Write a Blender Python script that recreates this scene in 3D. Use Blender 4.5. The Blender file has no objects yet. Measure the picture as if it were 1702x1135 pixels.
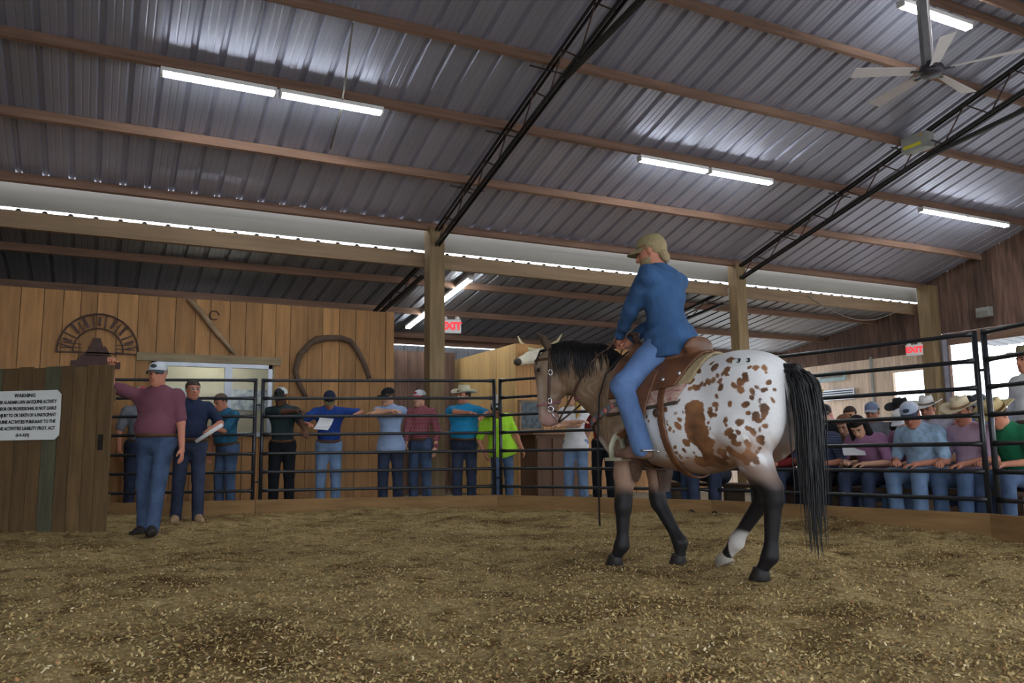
import bpy, bmesh, math, random
import numpy as np
from mathutils import Matrix, Vector
random.seed(7); rng = np.random.default_rng(7)
S = bpy.context.scene
COL = S.collection
PI = math.pi

# ------------------------------------------------------------------ camera, world, lights, exposure
CAM_YAW, CAM_PITCH, CAM_ROLL, CAM_H = 26.75, 7.74, 0.7, 0.80
def make_camera():
    y, p, r = (math.radians(v) for v in (CAM_YAW, CAM_PITCH, CAM_ROLL))
    fw = Vector((math.sin(y)*math.cos(p), math.cos(y)*math.cos(p), math.sin(p)))
    rt = Vector((math.cos(y), -math.sin(y), 0)); up = rt.cross(fw)
    rt2 = rt*math.cos(r)-up*math.sin(r); up2 = up*math.cos(r)+rt*math.sin(r)
    cd = bpy.data.cameras.new('camera'); cd.sensor_width = 36; cd.lens = 36*1361/1702
    cd.clip_start = .05; cd.clip_end = 500
    co = bpy.data.objects.new('camera', cd); COL.objects.link(co)
    m = Matrix((rt2, up2, -fw)).transposed().to_4x4(); m.translation = (0, 0, CAM_H)
    co.matrix_world = m
    S.camera = co
make_camera()
SKY = 5.0            # overcast daylight outside
LAMP = 52.0          # fluorescent tubes
S.view_settings.view_transform = 'Standard'; S.view_settings.look = 'None'
S.view_settings.gamma = 1; S.view_settings.use_curve_mapping = False
S.view_settings.exposure = -0.08
wd = bpy.data.worlds.new('world'); S.world = wd; wd.use_nodes = True
bg = wd.node_tree.nodes['Background']; bg.inputs[0].default_value = (.86, .93, 1.0, 1); bg.inputs[1].default_value = SKY

# ------------------------------------------------------------------ materials
MATS = {}
def mat(name, col, rough=.7, metal=0., var=.15, scale=8., stretch=(1,1,1), bump=0., bscale=40., rand=0., spec=.5, col2=None, emit=0, coord='Object'):
    """procedural principled material: noise mixes two tones, optional bump, optional per-object tone"""
    if name in MATS: return MATS[name]
    m = bpy.data.materials.new(name); m.use_nodes = True; nt = m.node_tree; N = nt.nodes; L = nt.links
    b = N['Principled BSDF']; b.inputs['Roughness'].default_value = rough; b.inputs['Metallic'].default_value = metal
    b.inputs['Specular IOR Level'].default_value = spec
    tc = N.new('ShaderNodeTexCoord'); mp = N.new('ShaderNodeMapping'); mp.inputs['Scale'].default_value = stretch
    L.new(tc.outputs[coord], mp.inputs['Vector'])
    nz = N.new('ShaderNodeTexNoise'); nz.inputs['Scale'].default_value = scale; nz.inputs['Detail'].default_value = 5
    c1 = tuple(max(0, c*(1-var)) for c in col); c2 = col2 or tuple(min(1, c*(1+var)) for c in col)
    if rand:
        oi = N.new('ShaderNodeObjectInfo'); ad = N.new('ShaderNodeVectorMath'); ad.operation = 'ADD'
        cx = N.new('ShaderNodeCombineXYZ'); mu = N.new('ShaderNodeMath'); mu.operation = 'MULTIPLY'; mu.inputs[1].default_value = 37.
        L.new(oi.outputs['Random'], mu.inputs[0])
        for k in range(3): L.new(mu.outputs[0], cx.inputs[k])
        L.new(mp.outputs[0], ad.inputs[0]); L.new(cx.outputs[0], ad.inputs[1]); vec = ad.outputs[0]
    else: vec = mp.outputs[0]
    L.new(vec, nz.inputs['Vector'])
    rp = N.new('ShaderNodeValToRGB'); e = rp.color_ramp.elements
    e[0].position = .32; e[0].color = (*c1, 1); e[1].position = .68; e[1].color = (*c2, 1)
    L.new(nz.outputs['Fac'], rp.inputs[0]); out = rp.outputs[0]
    if rand:
        hs = N.new('ShaderNodeHueSaturation'); mr = N.new('ShaderNodeMapRange')
        mr.inputs['To Min'].default_value = 1-rand; mr.inputs['To Max'].default_value = 1+rand
        L.new(oi.outputs['Random'], mr.inputs['Value']); L.new(mr.outputs[0], hs.inputs['Value']); L.new(out, hs.inputs['Color']); out = hs.outputs[0]
    L.new(out, b.inputs['Base Color'])
    if bump:
        n2 = N.new('ShaderNodeTexNoise'); n2.inputs['Scale'].default_value = bscale; n2.inputs['Detail'].default_value = 4
        L.new(vec, n2.inputs['Vector']); bp = N.new('ShaderNodeBump'); bp.inputs['Strength'].default_value = bump
        bp.inputs['Distance'].default_value = .02; L.new(n2.outputs['Fac'], bp.inputs['Height']); L.new(bp.outputs[0], b.inputs['Normal'])
    if emit:
        L.new(out, b.inputs['Emission Color']); b.inputs['Emission Strength'].default_value = emit
    MATS[name] = m; return m
def srgb(r, g, b):
    f = lambda c: (c/255/12.92) if c/255 <= .04045 else ((c/255+.055)/1.055)**2.4
    return (f(r), f(g), f(b))
def glass_mat():
    m = bpy.data.materials.new('window_glass'); m.use_nodes = True; b = m.node_tree.nodes['Principled BSDF']
    b.inputs['Roughness'].default_value = .03; b.inputs['Alpha'].default_value = .12; b.inputs['Base Color'].default_value = (.5, .6, .6, 1)
    return m
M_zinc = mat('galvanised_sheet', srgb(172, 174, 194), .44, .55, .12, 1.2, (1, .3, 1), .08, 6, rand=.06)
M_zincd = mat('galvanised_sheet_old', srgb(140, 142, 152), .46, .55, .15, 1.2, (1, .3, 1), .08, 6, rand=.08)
M_purlin = mat('purlin_timber', srgb(128, 98, 82), .8, 0, .22, 5, (.25, 3, 3), .2, 30, rand=.14)
M_beam = mat('beam_timber', srgb(134, 110, 86), .8, 0, .15, 5, (.2, 3, 3), .2, 30, rand=.08)
M_post = mat('post_timber', srgb(126, 104, 74), .8, 0, .2, 6, (3, 3, .3), .25, 30, rand=.08)
M_board = mat('wall_board', srgb(164, 120, 76), .78, 0, .2, 5, (3, 3, .3), .25, 25, rand=.2)
M_boardb = mat('wall_board_pale', srgb(196, 158, 104), .78, 0, .14, 5, (3, 3, .3), .2, 25, rand=.1)
M_barn = mat('barn_board_dark', srgb(100, 76, 66), .9, 0, .4, 4, (3, 3, .4), .3, 25, rand=.3)
M_pale = mat('gable_board_pale', srgb(226, 202, 182), .85, 0, .16, 5, (3, 3, .4), .2, 25, rand=.12)
M_gate = mat('gate_plank', srgb(106, 82, 52), .85, 0, .25, 5, (3, 3, .4), .3, 25, rand=.22)
M_gateg = mat('gate_plank_green', srgb(88, 86, 66), .85, 0, .25, 5, (3, 3, .4), .3, 25, rand=.1)
M_curb = mat('curb_timber', srgb(146, 112, 72), .85, 0, .2, 5, (.4, 3, 3), .3, 25, rand=.1)
M_black = mat('black_pipe', srgb(34, 36, 42), .32, .0, .2, 6, bump=.05)
M_steel = mat('truss_steel', srgb(40, 38, 36), .6, .3, .3, 12)
M_rust = mat('rusted_steel', srgb(78, 56, 52), .75, .2, .3, 10, bump=.1)
M_white = mat('white_enamel', (.8, .8, .8), .4, 0, .05)
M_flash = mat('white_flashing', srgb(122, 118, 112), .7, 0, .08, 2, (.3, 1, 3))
M_fanw = mat('fan_white', srgb(222, 216, 222), .4, 0, .04)
M_grey = mat('grey_box', srgb(150, 152, 148), .5, .2, .1)
M_glass = glass_mat()
def tube_mat():
    m = bpy.data.materials.new('fluorescent_tube'); m.use_nodes = True; b = m.node_tree.nodes['Principled BSDF']
    b.inputs['Emission Color'].default_value = (.93, 1.0, .99, 1); b.inputs['Emission Strength'].default_value = LAMP
    return m
M_tube = tube_mat()

# ------------------------------------------------------------------ object helpers
def link(o, parent=None):
    COL.objects.link(o)
    if parent is not None: o.parent = parent
    return o
def tag(o, label=None, cat=None, group=None, kind=None):
    if label: o['label'] = label
    if cat: o['category'] = cat
    if group: o['group'] = group
    if kind: o['kind'] = kind
    return o
def empty(name, loc=(0,0,0), rz=0, parent=None):
    o = bpy.data.objects.new(name, None); o.empty_display_size = .1; link(o, parent); o.location = loc; o.rotation_euler = (0, 0, rz); return o
def rotz(a): c, s = math.cos(a), math.sin(a); return np.array([[c,-s,0],[s,c,0],[0,0,1.]])
def basis(d, up=(0,0,1)):
    d = np.asarray(d, float); d = d/np.linalg.norm(d); u = np.asarray(up, float)
    if abs(d@u) > .98: u = np.array([1.,0,0])
    a = np.cross(u, d); a /= np.linalg.norm(a); return a, np.cross(d, a), d
class MB:
    def __init__(s): s.v = []; s.f = []; s.m = []; s.n = 0
    def add(s, v, f, mi=0):
        v = np.asarray(v, float); s.v.append(v); s.f += [tuple(int(i)+s.n for i in q) for q in f]; s.m += [mi]*len(f); s.n += len(v); return s
    def box(s, c, d, R=None, mi=0):
        v = np.array([[x,y,z] for x in(-.5,.5) for y in(-.5,.5) for z in(-.5,.5)])*np.asarray(d, float)
        if R is not None: v = v@np.asarray(R).T
        return s.add(v+np.asarray(c, float), [(0,1,3,2),(4,6,7,5),(0,4,5,1),(2,3,7,6),(0,2,6,4),(1,5,7,3)], mi)
    def bar(s, a, b, w, h, up=(0,0,1), mi=0):
        a = np.asarray(a, float); b = np.asarray(b, float); x, y, z = basis(b-a, up); R = np.stack([x, y, z], 1)
        return s.box((a+b)/2, (w, h, np.linalg.norm(b-a)), R, mi)
    def tube(s, P, r, n=8, mi=0, cap=True, flat=1., upv=(0,0,1)):
        P = np.asarray(P, float); k = len(P); r = np.full(k, r) if np.isscalar(r) else np.asarray(r, float)
        T = np.gradient(P, axis=0); V = []
        a0 = None
        for i in range(k):
            x, y, z = basis(T[i], upv)
            if a0 is not None and x@a0 < 0: x, y = -x, -y
            a0 = x
            t = np.arange(n)*2*PI/n
            V.append(P[i]+r[i]*(np.cos(t)[:,None]*x*flat+np.sin(t)[:,None]*y))
        F = [(i*n+j, i*n+(j+1)%n, (i+1)*n+(j+1)%n, (i+1)*n+j) for i in range(k-1) for j in range(n)]
        if cap: F += [tuple(range(n-1,-1,-1)), tuple((k-1)*n+j for j in range(n))]
        return s.add(np.concatenate(V), F, mi)
    def lathe(s, prof, c=(0,0,0), n=20, sx=1., sy=1., R=None, mi=0):
        V = []; k = len(prof)
        for (r, z) in prof:
            t = np.arange(n)*2*PI/n; V.append(np.stack([r*np.cos(t)*sx, r*np.sin(t)*sy, np.full(n, z)], 1))
        V = np.concatenate(V)
        if R is not None: V = V@np.asarray(R).T
        F = [(i*n+j, i*n+(j+1)%n, (i+1)*n+(j+1)%n, (i+1)*n+j) for i in range(k-1) for j in range(n)]
        return s.add(V+np.asarray(c, float), F, mi)
    def ell(s, c, r, R=None, n=14, m=9, mi=0):
        prof = [(max(1e-4, math.sin(PI*i/m)), -math.cos(PI*i/m)) for i in range(m+1)]
        V = []; 
        for (a, z) in prof:
            t = np.arange(n)*2*PI/n; V.append(np.stack([a*np.cos(t), a*np.sin(t), np.full(n, z)], 1))
        V = np.concatenate(V)*np.asarray(r, float)
        if R is not None: V = V@np.asarray(R).T
        F = [(i*n+j, i*n+(j+1)%n, (i+1)*n+(j+1)%n, (i+1)*n+j) for i in range(m) for j in range(n)]
        return s.add(V+np.asarray(c, float), F, mi)
    def mesh(s, name, mats, smooth=False):
        me = bpy.data.meshes.new(name); me.from_pydata(np.concatenate(s.v).tolist(), [], s.f)
        for m in (mats if isinstance(mats, (list, tuple)) else [mats]): me.materials.append(m)
        if max(s.m, default=0) > 0: me.polygons.foreach_set('material_index', s.m)
        if smooth: me.polygons.foreach_set('use_smooth', [True]*len(s.f))
        me.update(); return me
    def build(s, name, mats, parent=None, loc=None, rot=None, smooth=False):
        o = bpy.data.objects.new(name, s.mesh(name, mats, smooth)); link(o, parent)
        if loc is not None: o.location = loc
        if rot is not None: o.rotation_euler = rot
        return o
def inst(name, me, parent=None, loc=(0,0,0), rot=(0,0,0), scale=None):
    o = bpy.data.objects.new(name, me); link(o, parent); o.location = loc; o.rotation_euler = rot
    if scale: o.scale = scale
    return o
def text_mesh(txt, size, align='CENTER', bold=0., ext=.002, sx=1.):
    cu = bpy.data.curves.new('lettering', 'FONT'); cu.body = txt; cu.size = size; cu.align_x = align; cu.align_y = 'CENTER'
    cu.extrude = ext; cu.offset = bold; cu.resolution_u = 2
    o = bpy.data.objects.new('lettering', cu); COL.objects.link(o)
    bpy.context.view_layer.update()
    dg = bpy.context.evaluated_depsgraph_get(); me = bpy.data.meshes.new_from_object(o.evaluated_get(dg)); bpy.data.objects.remove(o)
    for v in me.vertices: v.co.x *= sx
    return me

# ------------------------------------------------------------------ signed distance modelling
def _cone(P, a, b, ra, rb):
    a = np.asarray(a, float); b = np.asarray(b, float); d = b-a; L2 = max(d@d, 1e-9)
    t = np.clip(((P-a)@d)/L2, 0, 1); return np.linalg.norm(P-a-t[:,None]*d, axis=1)-(ra+(rb-ra)*t)
def _ell(P, c, r, R=None):
    q = P-np.asarray(c, float)
    if R is not None: q = q@R
    r = np.asarray(r, float); k0 = np.linalg.norm(q/r, axis=1); k1 = np.linalg.norm(q/(r*r), axis=1)
    return np.where(k0 < 1e-6, -r.min(), k0*(k0-1)/np.maximum(k1, 1e-9))
def smin(a, b, k):
    h = np.clip(.5+.5*(b-a)/k, 0, 1); return b+(a-b)*h-k*h*(1-h)
class Sdf:
    def __init__(s, k=.04): s.p = []; s.k = k
    def cone(s, a, b, ra, rb, k=None): s.p.append(('c', (a, b, ra, rb), k or s.k)); return s
    def chain(s, pts, rs, k=None):
        for i in range(len(pts)-1): s.cone(pts[i], pts[i+1], rs[i], rs[i+1], k)
        return s
    def ell(s, c, r, R=None, k=None): s.p.append(('e', (c, r, R), k or s.k)); return s
    def sub(s, c, r, R=None, k=.01): s.p.append(('s', (c, r, R), k)); return s
    def __call__(s, P):
        d = None
        for t, a, k in s.p:
            if t == 's': d = -smin(-d, _ell(P, *a), k); continue
            e = _cone(P, *a) if t == 'c' else _ell(P, *a)
            d = e if d is None else smin(d, e, k)
        return d
def surf(fn, lo, hi, vox):
    """naive surface nets on a sparsely evaluated grid -> verts, quads"""
    lo = np.asarray(lo, float); hi = np.asarray(hi, float); C = 4
    n = np.ceil((hi-lo)/vox/C).astype(int)+1
    ax = [lo[i]+vox*C*np.arange(n[i]) for i in range(3)]
    G = np.stack(np.meshgrid(*ax, indexing='ij'), -1).reshape(-1, 3)+vox*(C-1)/2
    D0 = fn(G).reshape(n)
    near = np.abs(D0) < vox*C*1.15
    D = np.repeat(np.repeat(np.repeat(D0, C, 0), C, 1), C, 2); mk = np.repeat(np.repeat(np.repeat(near, C, 0), C, 1), C, 2)
    I = np.argwhere(mk); D[mk] = fn(lo+I*vox)
    s = D < 0; sh = np.array(D.shape)-1
    cnt = np.zeros(sh, int); 
    for o in np.ndindex(2,2,2): cnt += s[o[0]:o[0]+sh[0], o[1]:o[1]+sh[1], o[2]:o[2]+sh[2]]
    act = (cnt > 0) & (cnt < 8); A = np.argwhere(act); idx = -np.ones(sh, int); idx[act] = np.arange(len(A))
    pos = np.zeros((len(A), 3)); c = np.zeros(len(A))
    for a in range(3):
        o1, o2 = [x for x in range(3) if x != a]
        for u in (0, 1):
            for w in (0, 1):
                p = A.copy(); p[:,o1] += u; p[:,o2] += w; q = p.copy(); q[:,a] += 1
                d0 = D[tuple(p.T)]; d1 = D[tuple(q.T)]; x = (d0 < 0) != (d1 < 0)
                t = np.where(x, d0/np.where(x, d0-d1, 1), 0)
                e = p.astype(float); e[:,a] += t; pos += np.where(x[:,None], e, 0); c += x
    V = lo+vox*pos/c[:,None]
    F = []
    for a in range(3):
        o1, o2 = (a+1) % 3, (a+2) % 3
        sl0 = [slice(None)]*3; sl1 = [slice(None)]*3; sl0[a] = slice(0, -1); sl1[a] = slice(1, None)
        x = s[tuple(sl0)] != s[tuple(sl1)]; E = np.argwhere(x)
        E = E[(E[:,o1] > 0) & (E[:,o2] > 0) & (E[:,o1] < sh[o1]) & (E[:,o2] < sh[o2])]
        if not len(E): continue
        neg = s[tuple(E.T)]
        def cell(d1, d2):
            q = E.copy(); q[:,o1] -= d1; q[:,o2] -= d2; return idx[tuple(q.T)]
        q = np.stack([cell(1,1), cell(0,1), cell(0,0), cell(1,0)], 1)
        q[~neg] = q[~neg][:, ::-1]; F.append(q)
    F = np.concatenate(F) if F else np.zeros((0,4), int)
    F = F[(F >= 0).all(1)]
    return V, F
def quad_mesh(name, V, F, mats, mi=None, smooth=True):
    me = bpy.data.meshes.new(name); V = np.asarray(V, np.float32); F = np.asarray(F, np.int32); k = F.shape[1]
    me.vertices.add(len(V)); me.vertices.foreach_set('co', V.ravel())
    me.loops.add(len(F)*k); me.loops.foreach_set('vertex_index', F.ravel())
    me.polygons.add(len(F)); me.polygons.foreach_set('loop_start', np.arange(len(F), dtype=np.int32)*k)
    me.polygons.foreach_set('use_smooth', np.full(len(F), smooth))
    for m in (mats if isinstance(mats, (list, tuple)) else [mats]): me.materials.append(m)
    if mi is not None: me.polygons.foreach_set('material_index', np.asarray(mi, np.int32))
    me.update(calc_edges=True); me.validate(); return me
def sdf_obj(name, fn, lo, hi, vox, mats, parent=None):
    V, F = surf(fn, lo, hi, vox); o = bpy.data.objects.new(name, quad_mesh(name, V, F, mats)); return link(o, parent)
# ------------------------------------------------------------------ the building
XL, XR = -7.26, 16.72                # gable ends
RIDGE_Y, EAVE_Y, SL = 5.85, 12.2, .29
def roof_z(y): return 4.50+SL*(EAVE_Y-y) if y >= RIDGE_Y else 4.50+SL*(EAVE_Y-RIDGE_Y)-SL*(RIDGE_Y-y)
def lean_z(y): return 4.075-.15*(y-12.4)
def sheet_mesh(name, length, m):
    """one roof sheet 0.924 m wide: three raised ribs 0.308 m apart with small swages between; runs along +y"""
    pr = []
    for k in range(3):
        x = k*.308
        pr += [(x-.042, 0), (x-.018, .036), (x+.018, .036), (x+.042, 0), (x+.105, 0), (x+.112, .0035), (x+.122, .0035), (x+.129, 0), (x+.185, 0), (x+.192, .0035), (x+.202, .0035), (x+.209, 0)]
    pr += [(.924-.042, 0)]
    v = [(x, y, z) for y in (0, length) for (x, z) in pr]; n = len(pr)
    me = bpy.data.meshes.new(name); me.from_pydata(v, [], [(i+1, i, i+n, i+n+1) for i in range(n-1)]); me.materials.append(m); me.update(); return me
ceil = tag(empty('ceiling', (0, RIDGE_Y, roof_z(RIDGE_Y))), kind='structure')
ceil['label'] = 'main barn roof of ribbed galvanised sheets on timber purlins'
Lm = math.hypot(EAVE_Y-.03-RIDGE_Y, SL*(EAVE_Y-.03-RIDGE_Y)); sm = sheet_mesh('roof_sheet', Lm, M_zinc)
aS = math.atan(SL)
for i in range(26):
    inst('roof_sheet', sm, ceil, (XL+i*.924, .02, 0), (-aS, 0, 0))
    inst('roof_sheet', sm, ceil, (XL+(i+1)*.924-.0, -.02, 0), (-aS, 0, PI))
pm = MB().box((0, 0, 0), (XR-XL, .05, .135)).mesh('purlin', M_purlin)
for y in (12.13, 10.80, 9.52, 8.26, 7.0, 6.02):
    inst('purlin', pm, ceil, ((XL+XR)/2, y-RIDGE_Y, roof_z(y)-.071-roof_z(RIDGE_Y)), (-aS, 0, 0))
    inst('purlin', pm, ceil, ((XL+XR)/2, RIDGE_Y-y, roof_z(y)-.071-roof_z(RIDGE_Y)), (aS, 0, 0))
MB().add([(XL, -.22, -.03), (XR, -.22, -.03), (XR, 0, .07), (XL, 0, .07), (XR, .22, -.03), (XL, .22, -.03)], [(0, 1, 2, 3), (3, 2, 4, 5)]).build('ridge_cap', M_zincd, ceil)
# lower roof over the aisle behind the ring
lean = tag(empty('ceiling', (0, 12.4, lean_z(12.4))), kind='structure'); lean['label'] = 'lower lean-to roof of ribbed metal sheets behind the ring'
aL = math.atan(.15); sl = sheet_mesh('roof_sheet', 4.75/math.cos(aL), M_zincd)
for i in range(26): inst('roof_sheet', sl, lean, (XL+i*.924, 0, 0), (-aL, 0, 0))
pl_ = MB().box((0, 0, 0), (XR-XL, .05, .12)).mesh('purlin', M_purlin)
for y in (13.55, 15.15, 16.75): inst('purlin', pl_, lean, ((XL+XR)/2, y-12.4, lean_z(y)-.063-lean_z(12.4)), (-aL, 0, 0))
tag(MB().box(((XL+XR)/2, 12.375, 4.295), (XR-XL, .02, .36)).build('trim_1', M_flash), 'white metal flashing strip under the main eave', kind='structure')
for i, (a, b) in enumerate(((XL, 4.60), (4.86, 10.97), (11.23, 16.5))):
    g = empty('eave_beam', ((a+b)/2, 12.32, 3.93))
    MB().box((0, -.025, 0), (b-a, .045, .235)).build('plank', M_beam, g); MB().box((0, .025, 0), (b-a, .045, .235)).build('plank', M_beam, g)
    tag(g, ['long timber eave beam left of the first post, above the board wall', 'timber eave beam between the two posts, behind the rider', 'timber eave beam from the second post to the brown gable wall'][i], 'beam', 'timber eave beams')
def post(x, y, h, label, w=.25):
    m = MB().box((0, 0, h/2), (w, w, h)); o = m.build('timber_post', M_post, None, (x, y, 0)); return tag(o, label, 'post', 'roof posts')
post(4.73, 12.14, 4.42, 'timber roof post behind the man in the cowboy hat')
post(11.1, 12.14, 4.42, 'timber roof post rising above the horse rump behind the rider', .24)
post(16.45, 11.93, 4.38, 'timber corner post with exit sign against the brown gable wall', .3)
for x, n in ((4.73, 'first'), (11.1, 'second'), (-1.64, 'third')):
    post(x, -.45, 4.42, 'timber roof post on the near side of the ring, %s of its row' % n)
# trusses
def truss(x, label):
    g = empty('roof_truss', (x, 12.1, 4.1))
    def P(y, z): return (0, y-12.1, z-4.1)
    zt = lambda y: roof_z(y)-.175; zb = lambda y: 4.11+.262*(12.1-y)
    for sx in (-.03, .03):
        MB().bar(np.add(P(12.1, zt(12.1)), (sx, 0, 0)), np.add(P(5.9, zt(5.9)), (sx, 0, 0)), .012, .05).build('top_chord', M_steel, g)
        MB().bar(np.add(P(12.1, zb(12.1)), (sx, 0, 0)), np.add(P(6.1, zb(6.1)), (sx, 0, 0)), .014, .055).build('bottom_chord', M_steel, g)
    ys = np.linspace(12.0, 6.1, 17); up = True
    for a, b in zip(ys[:-1], ys[1:]):
        MB().tube([P(a, zb(a) if up else zt(a)), P(b, zt(b) if up else zb(b))], .011, 6).build('web_bar', M_rust, g); up = not up
    MB().bar(P(7.9, zb(7.9)-.02), P(5.85, 5.42), .05, .06).build('collar_tie', M_steel, g)
    for y in (10.80, 9.52, 8.26):
        MB().bar((-.28, y-12.1, zt(y)-4.1-.02), (.28, y-12.1+.03, zt(y)-4.1-.02), .02, .012).build('purlin_tie', M_steel, g)
    # the mirrored half on the near slope
    for sx in (-.03, .03):
        MB().bar((sx, 5.8-12.1, zt(5.9)-4.1), (sx, -.4-12.1, zt(12.1)-4.1), .012, .05).build('top_chord', M_steel, g)
        MB().bar((sx, 5.6-12.1, zb(6.1)-4.1), (sx, -.4-12.1, zb(12.1)-4.1), .014, .055).build('bottom_chord', M_steel, g)
    MB().bar(P(5.85, 5.42), P(3.8, zb(7.9)-.02), .05, .06).build('collar_tie', M_steel, g)
    return tag(g, label, 'truss', 'steel roof trusses')
truss(4.73, 'dark steel web truss running down to the post behind the cowboy hat man')
truss(11.1, 'dark steel web truss carrying the grey box, above the rider on the right')
def lean_truss(x, label):
    g = empty('roof_truss', (x, 12.4, 3.9))
    a = (0, 0, .0); MB().bar((0, 0, lean_z(12.4)-.17-3.9), (0, 4.2, lean_z(16.6)-.17-3.9), .06, .05).build('top_chord', M_steel, g)
    MB().bar((0, 0, -.22), (0, 4.2, lean_z(16.6)-.24-3.9), .06, .05).build('bottom_chord', M_steel, g)
    ys = np.linspace(.1, 3.6, 9); up = True
    for p, q in zip(ys[:-1], ys[1:]):
        zt = lambda y: lean_z(12.4+y)-.17-3.9; zb = lambda y: -.22+(lean_z(16.6)-.24-3.9+.22)*y/4.2
        MB().tube([(0, p, zb(p) if up else zt(p)), (0, q, zt(q) if up else zb(q))], .01, 6).build('web_bar', M_rust, g); up = not up
    return tag(g, label, 'truss', 'lean-to trusses')
lean_truss(4.62, 'low steel truss under the lean-to beside the first post'); lean_truss(10.95, 'low steel truss under the lean-to behind the second post')
sky_block = tag(empty('ceiling', (0, -.75, lean_z(12.45)), PI), kind='structure'); sky_block['label'] = 'added unseen lean-to roof on the near side, limiting the sky light'  # unseen mirror of the lean-to, added to hold back sky light
for i in range(26): inst('roof_sheet', sl, sky_block, (-XR+i*.924, 0, 0), (-aL, 0, 0))
# plank walls
def plank_wall(root, x0, x1, zlo, zhi, w, t, m, hole=None, jitter=.01):
    """boards standing side by side along local x; zhi may be a function of x; hole = (xa, xb, za, zb)"""
    x = x0; cache = {}
    while x < x1-.02:
        ww = min(w*random.uniform(.85, 1.15), x1-x); c = x+ww/2; top = zhi(c) if callable(zhi) else zhi
        spans = [(zlo, top)]
        if hole and c > hole[0] and c < hole[1]: spans = [(a, b) for a, b in ((zlo, hole[2]), (hole[3], top)) if b-a > .03]
        for a, b in spans:
            me = MB().box((0, 0, (b-a)/2), (ww-.008, t, b-a)).mesh('board', m if not isinstance(m, list) else random.choice(m))
            inst('board', me, root, (c, random.uniform(-jitter, jitter), a))
        x += ww
WY = 13.30
wb = tag(empty('wall_back', (0, WY, 0)), kind='structure')
MB().box((-3.2, .04, 1.55), (7.6, .02, 3.1)).build('backing_panel', M_barn, wb); MB().box((3.42, .04, 1.55), (1.9, .02, 3.1)).build('backing_panel', M_barn, wb)  # panels added behind the boards to block light through the gaps
MB().box((1.54, .04, 2.66), (1.9, .02, .88)).build('backing_panel', M_barn, wb); MB().box((1.54, .04, .54), (1.9, .02, 1.08)).build('backing_panel', M_barn, wb)
plank_wall(wb, -7.2, 4.44, 0, 3.21, .25, .025, M_board, (.66, 2.42, 1.1, 2.22))
MB().box((-1.4, .05, 3.1), (11.6, .06, .1)).build('top_rail', M_post, wb); MB().box((4.38, .06, 1.6), (.1, .1, 3.2)).build('end_stud', M_post, wb)
# lower office window in that wall
wn = tag(empty('window_1', (0, WY, 0)), kind='structure')
M_alu = mat('window_aluminium', srgb(176, 180, 190), .4, .5, .08)
for c, d in (((.69, -.01, 1.66), (.06, .09, 1.12)), ((2.39, -.01, 1.66), (.06, .09, 1.12)), ((1.54, -.01, 2.19), (1.76, .09, .06)), ((1.54, -.01, 1.13), (1.76, .09, .06))): MB().box(c, d).build('window_frame', M_alu, wn)
MB().box((1.76, -.015, 1.66), (.11, .07, 1.06)).build('mullion', M_alu, wn)
for a, b in ((.72, 1.705), (1.815, 2.36)): MB().box(((a+b)/2, .0, 1.66), (b-a, .008, 1.0)).build('pane', M_glass, wn)
MB().box((1.5, -.04, 2.285), (2.1, .05, .12)).build('header_board', mat('weathered_header', srgb(140, 124, 98), .85, 0, .2, 5, (.4, 3, 3), .2), wn)
off = tag(empty('wall_office', (0, 14.6, 0)), kind='structure'); M_off = mat('office_wall', srgb(196, 184, 152), .8, 0, .05)
MB().box((1.5, 0, 1.5), (3.6, .05, 3.0)).build('rear_panel', M_off, off); MB().box((-.3, -.6, 1.5), (.05, 1.1, 3.0)).build('side_panel', M_off, off); MB().box((3.3, -.6, 1.5), (.05, 1.1, 3.0)).build('side_panel', M_off, off)
for x, z, w, h, c, lb in ((1.15, 1.72, .5, .42, srgb(84, 190, 180), 'teal poster seen through the office window'), (2.3, 1.75, .62, .34, srgb(120, 140, 180), 'blue and white poster seen through the office window')):
    p = MB().box((0, 0, 0), (w, .02, h)).build('poster', mat('poster_%d' % (x*100), c, .6, 0, .5, 9, col2=(.75, .78, .75)), None, (x, 14.54, z)); tag(p, lb, 'poster')
# gable wall on the right: dark boards above, pale boards below, wide openings
wr = tag(empty('wall_right', (XR, 0, 0), PI/2), kind='structure')      # local x = world y
rake = lambda y: (roof_z(y)+.03) if y < 12.38 else lean_z(y)+.02
plank_wall(wr, -.4, 11.95, 3.31, rake, .2, .03, M_barn); plank_wall(wr, 11.95, 17.1, 2.95, rake, .2, .03, M_barn)
plank_wall(wr, 13.22, 17.1, 0, 2.95, .22, .03, M_pale); plank_wall(wr, 12.3, 13.22, 2.56, 2.95, .2, .03, M_pale)
plank_wall(wr, 12.3, 13.22, 0, .9, .22, .03, M_pale)
MB().box((7.9, -.02, 3.17), (8.1, .08, .26)).build('header_beam', M_purlin, wr)
MB().box((13.22, -.03, 1.3), (.07, .08, 2.6)).build('opening_jamb', M_pale, wr); MB().box((11.75, .0, 1.55), (.1, .1, 3.1)).build('opening_jamb', M_purlin, wr)
for y in (8.6, 5.4, 2.0): MB().box((y, .0, 1.55), (.14, .14, 3.1)).build('opening_jamb', M_purlin, wr)
MB().box((13.75, .03, 1.5), (.06, .04, 3.0)).build('conduit', M_grey, wr)
# outside awning beyond the gable opening
aw = tag(empty('ceiling', (XR+.1, 4.2, 3.52)), kind='structure'); aw['label'] = 'corrugated awning roof outside the gable opening'
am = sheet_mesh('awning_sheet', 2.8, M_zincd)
for i in range(10): inst('awning_sheet', am, aw, (0, (i+1)*.924-1.0, 0), (-.10, 0, -PI/2))
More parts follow.
